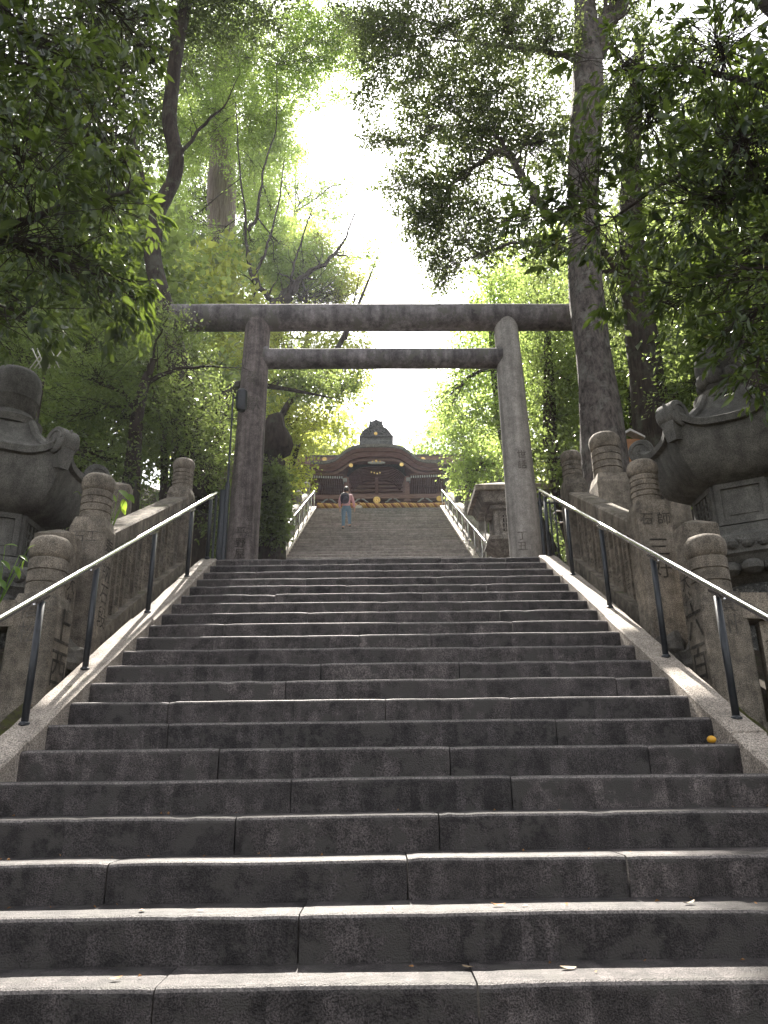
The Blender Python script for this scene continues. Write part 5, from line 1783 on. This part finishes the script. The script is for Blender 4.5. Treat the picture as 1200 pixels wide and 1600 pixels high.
# far tall tree whose sparse top closes the sky gap on the left
make_tree("far_tall_tree", "hazy tall tree far up the hill with sparse crown beside the sun gap", "tree", "trees on the left of the stairs",
          [(G(-8.5, 55), .5), (A(430, 480, 55), .40), (A(450, 400, 55), .30), (A(462, 330, 55), .16)],
          [B(440, 370, 55, 50, 34), B(490, 345, 55, 40, 34), B(525, 325, 56, 30, 24), B(460, 420, 55, 50, 34), B(430, 250, 56, 36, 40), B(465, 290, 56, 38, 34), B(510, 292, 57, 28, 22), B(415, 310, 55, 50, 50), B(545, 290, 57, 20, 14), B(475, 235, 57, 22, 20)],
          M['leaf_lit'], M['bark_dark'], L=.21, dens=.62, per=24, clump=.8, seed=41, flare=False)
make_tree("hillside_tree", "broad light green tree high on the hill filling the view behind the forked limbs", "tree", "trees on the left of the stairs",
          [(G(-13, 44), .5), (A(330, 560, 44), .4), (A(345, 460, 44), .3), (A(350, 380, 44), .2)],
          [B(300, 300, 44, 50, 60), B(345, 430, 44, 60, 50), B(290, 410, 44, 50, 60), B(395, 300, 44, 46, 50), B(395, 400, 44, 50, 50), B(425, 365, 44, 40, 40), B(290, 200, 44, 50, 60), B(350, 490, 44, 60, 40), B(260, 330, 43, 40, 90), B(405, 220, 45, 36, 50), B(345, 220, 46, 50, 50), B(425, 440, 43, 50, 40), B(250, 480, 42, 50, 50)],
          M['leaf_lit'], M['bark_dark'], L=.17, dens=.8, per=24, clump=.7, seed=51, flare=False)
# slim bare sapling right of the gap
make_tree("slender_tree", "slender sparse tree with thin upright stems in the bright gap above the beam", "tree", "trees on the left of the stairs",
          [(G(-4.4, 19), .10), (A(440, 640, 19), .09), (A(490, 590, 19), .08), (A(528, 545, 19), .075), (A(552, 495, 19), .05), (A(575, 440, 19), .03), (A(590, 400, 19), .016), (A(598, 350, 19), .006)],
          [B(575, 385, 19, 28, 24), B(590, 420, 19, 26, 14), B(560, 400, 19, 22, 12)],
          M['leaf_lit'], M['bark_dark'], L=.07, dens=.4, per=18, clump=.3, seed=9, flare=False,
          limbs=[[(A(540, 530, 19), .05), (A(546, 505, 19), .03), (A(560, 440, 19), .014), (A(566, 400, 19), .006)]])
# lit yellow green crowns behind the beam
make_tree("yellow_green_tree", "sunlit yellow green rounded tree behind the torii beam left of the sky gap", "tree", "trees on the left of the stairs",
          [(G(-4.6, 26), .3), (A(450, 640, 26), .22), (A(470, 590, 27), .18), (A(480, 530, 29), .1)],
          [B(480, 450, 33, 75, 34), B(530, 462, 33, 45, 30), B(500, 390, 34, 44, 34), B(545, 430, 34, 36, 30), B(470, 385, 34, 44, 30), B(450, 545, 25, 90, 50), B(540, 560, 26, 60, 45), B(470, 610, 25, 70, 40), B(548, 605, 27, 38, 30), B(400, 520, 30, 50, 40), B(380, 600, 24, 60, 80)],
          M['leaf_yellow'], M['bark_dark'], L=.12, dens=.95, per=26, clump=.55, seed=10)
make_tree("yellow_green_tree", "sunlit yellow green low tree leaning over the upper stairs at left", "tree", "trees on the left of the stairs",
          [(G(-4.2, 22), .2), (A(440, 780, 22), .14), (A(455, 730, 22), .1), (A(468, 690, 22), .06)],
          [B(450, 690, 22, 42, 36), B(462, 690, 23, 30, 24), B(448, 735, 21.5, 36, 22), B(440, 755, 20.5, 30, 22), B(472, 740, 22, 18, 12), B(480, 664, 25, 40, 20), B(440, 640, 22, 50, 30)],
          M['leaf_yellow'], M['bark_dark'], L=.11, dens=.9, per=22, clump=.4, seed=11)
# overhanging dark bough from the left, under the tie beam
make_tree("overhanging_tree", "leafy dark bough crossing under the tie beam from the left", "tree", "trees on the left of the stairs",
          [(G(-3.9, 15), .2), (A(340, 700, 15), .15), (A(350, 620, 15), .13), (A(372, 600, 15), .1), (A(420, 603, 14.8), .06), (A(470, 612, 14.6), .035), (A(520, 622, 14.5), .015)],
          [B(440, 590, 15, 50, 22), B(500, 605, 14.8, 50, 18), B(465, 575, 15.4, 50, 20), B(540, 600, 14.8, 30, 16), B(400, 650, 15, 30, 25)],
          M['leaf_small'], M['bark_dark'], L=.08, dens=.75, per=22, clump=.3, seed=12)
# understorey at left: small leaved shrubs and little trees
make_tree("small_leaved_tree", "little dark tree with a forked trunk behind the grey stele at left", "tree", "understorey trees at left",
          [(G(at(210, 760, 10).x, 10), .13), (A(208, 720, 10), .11), (A(214, 650, 10), .09), (A(226, 600, 10), .07), (A(240, 560, 10), .05)],
          [B(150, 590, 9.8, 80, 50), B(230, 580, 10.4, 70, 50), B(110, 640, 9.6, 70, 40), B(190, 660, 10.2, 70, 40), B(250, 650, 10.6, 60, 50), B(150, 530, 10, 80, 40), B(250, 520, 11, 50, 30), B(258, 488, 9.6, 26, 20), B(285, 520, 10, 26, 16)],
          M['leaf_small'], M['bark_dark'], L=.05, dens=.58, per=30, clump=.32, seed=13, limbs=[[(A(214, 650, 10), .05), (A(190, 610, 10), .03), (A(130, 590, 10), .012)], [(A(226, 600, 10), .04), (A(270, 575, 10.2), .03), (A(330, 572, 10.4), .014), (A(380, 575, 10.6), .006)]])
make_tree("small_leaved_tree", "bushy mid green tree behind the left lantern", "tree", "understorey trees at left",
          [(G(-6.2, 10.5), .16), (A(30, 640, 10.5), .12), (A(40, 560, 10.5), .08)],
          [B(40, 570, 10.6, 80, 60), B(-20, 640, 10.4, 80, 70), B(90, 690, 10.2, 90, 50), B(60, 620, 10.8, 80, 40), B(170, 720, 9.7, 60, 40), B(10, 530, 11, 70, 50)],
          M['leaf_small'], M['bark_dark'], L=.055, dens=.58, per=30, clump=.34, seed=14)
make_tree("small_leaved_tree", "slim leafy tree between the stele and the left torii pillar", "tree", "understorey trees at left",
          [(G(at(262, 780, 11).x, 11), .08), (A(258, 740, 11), .06), (A(255, 690, 11), .045), (A(262, 640, 11), .03)],
          [B(270, 660, 11.2, 60, 50), B(320, 640, 11.8, 50, 60), B(300, 720, 11, 50, 40), B(340, 700, 12, 40, 60), B(245, 730, 10.8, 40, 36), B(285, 550, 13, 45, 40), B(340, 790, 12, 30, 50)],
          M['leaf_small'], M['bark_dark'], L=.055, dens=.58, per=28, clump=.3, seed=15)
# dead snag wrapped in ivy beside the left pillar
snag = make_tree("dead_snag", "black broken stump top wrapped in ivy beside the left torii pillar", "tree stump", None,
                 [(G(at(425, 860, 13.2).x, 13.2, -.3), .26), (A(424, 780, 13.2), .24), (A(426, 722, 13.2), .24)],
                 [B(420, 750, 12.9, 26, 22, .35), B(426, 790, 12.9, 24, 24, .35), B(408, 800, 12.8, 22, 30, .3), B(432, 735, 12.9, 20, 14, .3), B(424, 830, 12.9, 26, 30, .35), B(442, 765, 12.9, 16, 30, .3), B(440, 815, 12.9, 16, 30, .3)],
                 M['leaf_small'], M['bark_dark'], L=.075, wid=.34, dens=1.6, per=14, clump=.14, seed=16)
g = MB()
poly = [(410, 712), (404, 690), (408, 668), (420, 652), (433, 645), (442, 650), (446, 668), (456, 684), (458, 694), (455, 706), (444, 713), (441, 708), (432, 714), (420, 716)]
c0 = Vector(snag.location)
cx_ = at(430, 684, 13.2)
vs = []
for ring, (sc_, yo) in enumerate(((.35, -.30), (.85, -.2), (1.0, 0.0), (.85, .2), (.35, .28))):
    for q in poly:
        p = at(q[0], q[1], 13.2)
        p = cx_ + (p - cx_) * sc_ + Vector((0, yo, 0))
        p += Vector((noise.noise(p * 5), noise.noise(p * 5 + Vector((9, 0, 0))), noise.noise(p * 5 + Vector((0, 9, 0))))) * .07
        vs.append(p - c0)
n_ = len(poly)
g.add(vs, [(i * n_ + k, i * n_ + (k + 1) % n_, (i + 1) * n_ + (k + 1) % n_, (i + 1) * n_ + k) for i in range(4) for k in range(n_)] + [tuple(range(n_)), tuple(range(4 * n_, 5 * n_))])
g.build("broken_top", M['bark_dark'], snag)

# big trunk right
make_tree("tall_tree", "tall tree with thick grey trunk just right of the torii, its crown over the stairs", "tree", "trees on the right of the stairs",
          [(G(at(948, 800, 10.2).x, 10.2, -.2), .42), (A(944, 720, 10.2), .33), (A(934, 620, 10.2), .28), (A(922, 520, 10.2), .265), (A(914, 420, 10.25), .26), (A(910, 320, 10.3), .25), (A(915, 220, 10.3), .27), (A(920, 120, 10.3), .28), (A(915, 20, 10.4), .2), (A(905, -80, 10.5), .15)],
          [B(700, 40, 11, 110, 60), B(800, 30, 10.6, 80, 70), B(640, 130, 11.6, 55, 55), B(700, 160, 11.2, 85, 60), B(775, 140, 10.6, 75, 80), B(650, 290, 11.4, 48, 60), B(720, 270, 11.2, 75, 60), B(790, 350, 10.9, 55, 50), B(705, 400, 11.6, 32, 45), B(845, 220, 10.6, 70, 90),
           B(860, 60, 10.2, 60, 60), B(730, 350, 11.3, 60, 40), B(850, 400, 10.6, 40, 50), B(610, 60, 11.6, 40, 40), B(960, 20, 10.6, 60, 50), B(600, 215, 11.8, 24, 26), B(585, 110, 11.8, 34, 34), B(575, 165, 12.2, 28, 30), B(580, 60, 12, 40, 34), B(572, 215, 12.4, 20, 22), B(620, 20, 11.8, 50, 34), B(560, 30, 12.2, 40, 24), B(640, 215, 11.6, 44, 34), B(755, 210, 11, 60, 50), B(690, 330, 11.4, 50, 50), B(760, 400, 11, 40, 34), B(665, 360, 11.6, 36, 40), B(622, 290, 11.8, 30, 30), B(645, 340, 11.8, 30, 30), B(690, 438, 11.6, 30, 26), B(672, 405, 11.6, 28, 28)],
          M['leaf_dark'], M['bark_grey'], L=.062, dens=.88, per=24, clump=.24, seed=17, trunk_n=20, twigs=.6, limb_r=.6,
          limbs=[[(A(905, 330, 10.3), .10), (A(875, 350, 10.3), .08), (A(838, 318, 10.4), .075), (A(815, 272, 10.5), .07), (A(796, 240, 10.6), .065), (A(775, 236, 10.7), .05), (A(740, 262, 10.9), .035), (A(700, 296, 11.1), .02)],
                 [(A(796, 240, 10.6), .045), (A(780, 215, 10.7), .03), (A(740, 190, 10.9), .018)],
                 [(A(920, 110, 10.3), .19), (A(942, 60, 10.3), .16), (A(962, 10, 10.3), .13), (A(975, -70, 10.3), .1)],
                 [(A(915, 400, 10.3), .05), (A(850, 375, 10.5), .035), (A(780, 385, 10.7), .022), (A(720, 410, 11), .01)],
                 [(A(905, 90, 10.3), .07), (A(850, 80, 10.4), .05), (A(760, 70, 10.6), .03), (A(680, 60, 10.9), .012)]])
make_tree("dark_trunk_tree", "second dark trunk right of the tall grey trunk, behind the fence", "tree", "trees on the right of the stairs",
          [(G(at(1030, 760, 11.6).x, 11.6, -.2), .42), (A(1022, 690, 11.6), .34), (A(1010, 600, 11.6), .3), (A(1003, 520, 11.6), .27), (A(990, 430, 11.7), .24), (A(985, 320, 11.8), .2), (A(990, 180, 12), .16), (A(1000, 60, 12), .1)],
          [B(1000, 300, 12, 80, 70), B(1080, 250, 12, 80, 80), B(940, 180, 12.4, 70, 80), B(1050, 120, 12, 90, 80), B(1060, 400, 11.6, 70, 60), B(940, 420, 12.2, 50, 60), B(1120, 480, 11.4, 70, 60), B(980, 500, 12.4, 50, 40)],
          M['leaf_dark'], M['bark_dark'], L=.075, dens=.7, per=24, clump=.42, seed=18, trunk_n=18,
          limbs=[[(A(1000, 470, 11.6), .11), (A(975, 430, 11.6), .09), (A(955, 410, 11.6), .06), (A(930, 380, 11.7), .03)], [(A(1008, 660, 11.6), .05), (A(1050, 620, 11.4), .04), (A(1090, 585, 11.2), .025), (A(1130, 560, 11), .012)]])
make_tree("leaning_tree", "thin dark tree behind the right lantern leaning out of frame", "tree", "trees on the right of the stairs",
          [(G(5.9, 9.5), .2), (A(1180, 620, 9.5), .16), (A(1150, 540, 9.5), .14), (A(1140, 470, 9.6), .12), (A(1130, 380, 9.8), .08)],
          [B(1100, 540, 10.2, 60, 40), B(1160, 480, 9.6, 70, 60), B(1190, 380, 9.6, 60, 70), B(1080, 610, 10.6, 50, 30), B(1180, 640, 9.6, 50, 60)],
          M['leaf_small'], M['bark_dark'], L=.06, dens=.7, per=26, clump=.32, seed=19)
# mid right, lit
make_tree("lit_green_tree", "sunlit green tree right of the sky gap above the upper stairs", "tree", "trees on the right of the stairs",
          [(G(4.8, 20), .24), (A(790, 700, 20), .17), (A(775, 600, 20), .13), (A(765, 480, 20), .08)],
          [B(770, 440, 20, 45, 45), B(750, 500, 20.5, 40, 30), B(735, 580, 21, 50, 60), B(790, 560, 20, 60, 60), B(700, 640, 23, 40, 36), B(760, 660, 20, 60, 45), B(800, 640, 19, 50, 50), B(715, 600, 22, 30, 30), B(800, 480, 19.5, 40, 60)],
          M['leaf_lit'], M['bark_dark'], L=.10, dens=.8, per=24, clump=.45, seed=20)
make_tree("lit_green_tree", "rounded green tree beside the upper handrail on the right", "tree", "trees on the right of the stairs",
          [(G(4.4, 26), .22), (A(735, 760, 26), .14), (A(725, 700, 26), .1)],
          [B(735, 690, 26, 44, 36), B(745, 725, 25, 44, 30), B(700, 664, 27, 34, 22), B(760, 720, 24, 40, 40), B(705, 645, 28, 30, 20), B(730, 752, 25, 26, 16)],
          M['leaf_lit'], M['bark_dark'], L=.11, dens=1.0, per=24, clump=.45, seed=21)
make_tree("dark_bushy_tree", "dark bushy evergreen between the right pillar and the tall trunk", "tree", "trees on the right of the stairs",
          [(G(4.1, 14), .2), (A(860, 720, 14), .15), (A(858, 620, 14), .12), (A(855, 520, 14), .07)],
          [B(855, 560, 14, 50, 60), B(870, 650, 14, 50, 60), B(840, 470, 14.5, 50, 40), B(830, 720, 15, 50, 40), B(880, 720, 13, 40, 50), B(890, 600, 14.5, 40, 60)],
          M['leaf_small'], M['bark_dark'], L=.075, dens=.85, per=26, clump=.42, seed=22)
make_tree("dark_bushy_tree", "dark bushy evergreen seen between the two big trunks at right", "tree", "trees on the right of the stairs",
          [(G(5.6, 14.5), .2), (A(1000, 720, 14.5), .15), (A(985, 600, 14.5), .1)],
          [B(970, 600, 14.5, 50, 60), B(1050, 620, 14, 60, 60), B(1080, 560, 14.5, 60, 50), B(980, 690, 14, 50, 50), B(1060, 690, 13.5, 50, 50), B(1110, 680, 13, 60, 50)],
          M['leaf_small'], M['bark_dark'], L=.075, dens=.8, per=26, clump=.42, seed=23)


# woods climbing the hill either side and behind the shrine
def forest_proto(name, label, seed, mleaf, h, r, L=.26):
    rng = np.random.default_rng(seed)
    bl = []
    for k in range(11):
        z = h * (.30 + .66 * k / 10)
        rr = r * (1.0 - .55 * (k / 10) ** 2)
        an = k * 2.4
        bl.append(((math.cos(an) * rr * .55, 200 + math.sin(an) * rr * .55, z), (rr * .75, rr * .75, h * .13)))
    return make_tree(name, label, "tree", "trees of the wooded hillside", [((0, 200, -.6), .3), ((.1, 200, h * .3), .24), ((-.1, 200.1, h * .6), .16), ((0, 200, h * .92), .05)],
                     bl, mleaf, M['bark_dark'], L=L, wid=.30, dens=1.0, per=24, clump=.95, seed=seed, twigs=.05, leaf_area=3.2)


protos = [forest_proto("woodland_tree", "x", 31, M['leaf_lit'], 12, 3.2), forest_proto("woodland_tree", "x", 32, M['leaf_small'], 11, 3.4), forest_proto("woodland_tree", "x", 33, M['leaf_yellow'], 9, 3.0)]
KM = {}
for p_ in protos:
    KM[p_.name] = kids(p_)
spots = []
rs = random.Random(5)
#       x, y, proto, scale
WOOD = [
    (-11.2, 23, 0, 1.1, "tall light green wooded hillside tree filling the gap left of the cedar trunk"),
    (-7.5, 18, 1, .9, "dark green bushy hillside tree behind the left end of the torii beam"),
    (-7.6, 29, 2, 1.1, "yellow green hillside tree beside the upper stairs, behind the left torii pillar"),
    (-11, 15, 1, 1.0, "dark green hillside tree behind the little forked tree at left"),
    (-13, 20, 0, 1.0, "light green hillside tree glimpsed above the left lantern"),
    (-8.4, 11.5, 1, .7, "low dark green tree rising close behind the left lantern"),
    (-3.6, 48, 2, 1.3, "yellow green rounded tree rising behind the left half of the shrine roof"),
    (-8.5, 46, 0, 1.1, "light green tree behind the shrine, left of its curved gable"),
    (7.4, 18, 1, .9, "dark green hillside tree just right of the right torii pillar"),
    (9.4, 23, 1, 1.0, "dark green hillside tree higher up, between the two big trunks"),
    (7.8, 30, 0, 1.0, "light green hillside tree beside the upper stairs, right of the sky gap"),
    (11, 16, 1, 1.0, "dark green hillside tree behind the second dark trunk"),
    (8.4, 12.5, 1, .8, "dark green tree rising close behind the right lantern"),
    (3.9, 50, 0, 1.0, "light green rounded tree rising behind the right half of the shrine roof"),
    (8.4, 46, 2, 1.1, "yellow green tree behind the shrine, right of its curved gable")]
NB = {}
for (x, y, k, s_, lab) in WOOD:
    o = protos[k]
    if k in NB:
        o = copy_tree(protos[k], None, KM)
    NB[k] = 1
    o.location = (x, y, ground(x, y) - .2)
    o.rotation_euler = (0, 0, rs.uniform(0, 6.28))
    sx = s_ * rs.uniform(.94, 1.06)
    o.scale = (sx, sx, s_ * rs.uniform(.92, 1.1))
    o['label'] = lab

# thick undergrowth hugging the banks
rng = np.random.default_rng(77)
for s in (-1, 1):
    n_ = 2600
    yy = rng.uniform(3.0, 34, n_)
    xx = 2.95 + rng.gamma(1.6, 1.5, n_)
    ok = ~((yy > 5.6) & (yy < 8.2) & (xx < 4.6)) & ~((yy < 14.6) & (yy > 9.1) & (xx < 3.3))
    xx, yy = xx[ok], yy[ok]
    cs = np.array([[s * x, y, ground(s * x, y) + .12 + .3 * abs(noise.noise(Vector((x, y, 0)))) * (1.6 if y > 8.5 else .7)] for x, y in zip(xx, yy)])
    v, t = leaf_cloud(cs, np.full(len(cs), .42), 30, .085, .26, 90 + s, droop=.1, flat=.7, origin=cs - np.array([0, 0, .6]))
    LEAFTRIS[0] += len(t)
    u = link("undergrowth", tri_mesh("undergrowth", v, t, M['leaf_small']))
    tag(u, "low leafy undergrowth covering the %s bank" % ("left" if s < 0 else "right"), "undergrowth", None, "stuff")


# ------------------------------------------------------------------ young plants by the fence
def big_leaf_mesh(mat, name="leaf"):
    vs, fs = [], []
    m_ = 7
    for i in range(m_ + 1):
        u = i / m_
        w = math.sin(math.pi * min(1, u * .97 + .02)) ** .8 * .27 * (1 - .25 * u)
        z = -.35 * u * u
        vs += [(-w, u, z + w * .3), (0, u, z), (w, u, z + w * .3)]
    for i in range(m_):
        for k in range(2):
            fs.append((i * 3 + k, i * 3 + k + 1, i * 3 + 4 + k, i * 3 + 3 + k))
    me = bpy.data.meshes.new(name)
    me.from_pydata(vs, [], fs)
    me.polygons.foreach_set("use_smooth", [True] * len(fs))
    me.materials.append(mat)
    return me


BL = big_leaf_mesh(M['leaf_vivid'])


def leafy_plant(label, base, leaves, name="leafy_plant"):
    root = tag(empty(name, base), label, "plant")
    O = Vector(base)
    top = sum((Vector(l[0]) for l in leaves), Vector()) / len(leaves)
    g = MB()
    hub = O.lerp(top, .75) + Vector((0, 0, -.05))
    g.tube([Vector((0, 0, 0)), (hub - O) * .5 + Vector((.02, 0, .02)), hub - O], [.009, .007, .005], 6)
    g.build("stem", M['bark_dark'], root)
    for (p, d, L_) in leaves:
        p = Vector(p)
        d = Vector(d).normalized()
        g = MB(); g.tube([hub - O, (hub - O).lerp(p - O, .6) + Vector((0, 0, .015)), p - O], [.004, .003, .002], 5)
        g.build("leaf_stalk", M['leaf_vivid'], root)
        s_ = d.cross(Vector((random.uniform(-.4, .4), -.5, 1))).normalized()
        mx = Matrix((s_, d, s_.cross(d))).transposed().to_4x4() @ Matrix.Diagonal((L_, L_, L_, 1))
        mx.translation = p - O
        o = link("leaf", BL, root)
        o.matrix_local = mx


D_ = 5.15
pl = [((8, 852), (1, -.2), .085), ((30, 868), (.9, .3), .08), ((22, 884), (.8, .9), .10), ((44, 858), (.5, -.5), .06), ((2, 876), (.9, .5), .09), ((40, 874), (-.4, .8), .07), ((-6, 905), (1, .5), .12), ((-20, 860), (1, 0), .09)]
leafy_plant("young plant with vivid green leaves at the left edge beside the corner post", (at(0, 950, D_).x - .1, D_, nose(D_) - .2),
            [(at(x, y, D_ + random.uniform(-.05, .05)), Vector((dx, random.uniform(-.5, .1), -dy)), L_) for (x, y), (dx, dy), L_ in pl])
D_ = 6.95
pl = [((172, 772), (.8, .6), .10), ((186, 766), (1, .6), .16), ((192, 780), (.3, 1), .13), ((176, 782), (-.5, .5), .07), ((200, 772), (.9, .9), .12), ((122, 768), (-1, .2), .05), ((190, 790), (.5, .8), .1)]
leafy_plant("young plant with glowing yellow green leaves poking over the left fence rail", (at(180, 850, D_).x - .1, D_ + .1, nose(D_) - .2),
            [(at(x, y, D_ + random.uniform(-.05, .05)), Vector((dx, random.uniform(-.6, .0), -dy)), L_) for (x, y), (dx, dy), L_ in pl])
print("leaf tris", LEAFTRIS[0], "objects", len(bpy.data.objects))

# ------------------------------------------------------------------ thin summer air
hm = bpy.data.materials.new("thin_haze")
hm.use_nodes = True
nt = hm.node_tree
for n in list(nt.nodes):
    nt.nodes.remove(n)
out = nt.nodes.new("ShaderNodeOutputMaterial")
pv = nt.nodes.new("ShaderNodeVolumePrincipled")
pv.inputs["Color"].default_value = (0.84, 0.86, 1.0, 1)
pv.inputs["Density"].default_value = 0.0005
pv.inputs["Anisotropy"].default_value = 0.35
nt.links.new(pv.outputs[0], out.inputs["Volume"])
g = MB()
g.box((0, 110, 35), (330, 400, 150))
tag(g.build("haze", hm), kind='stuff')
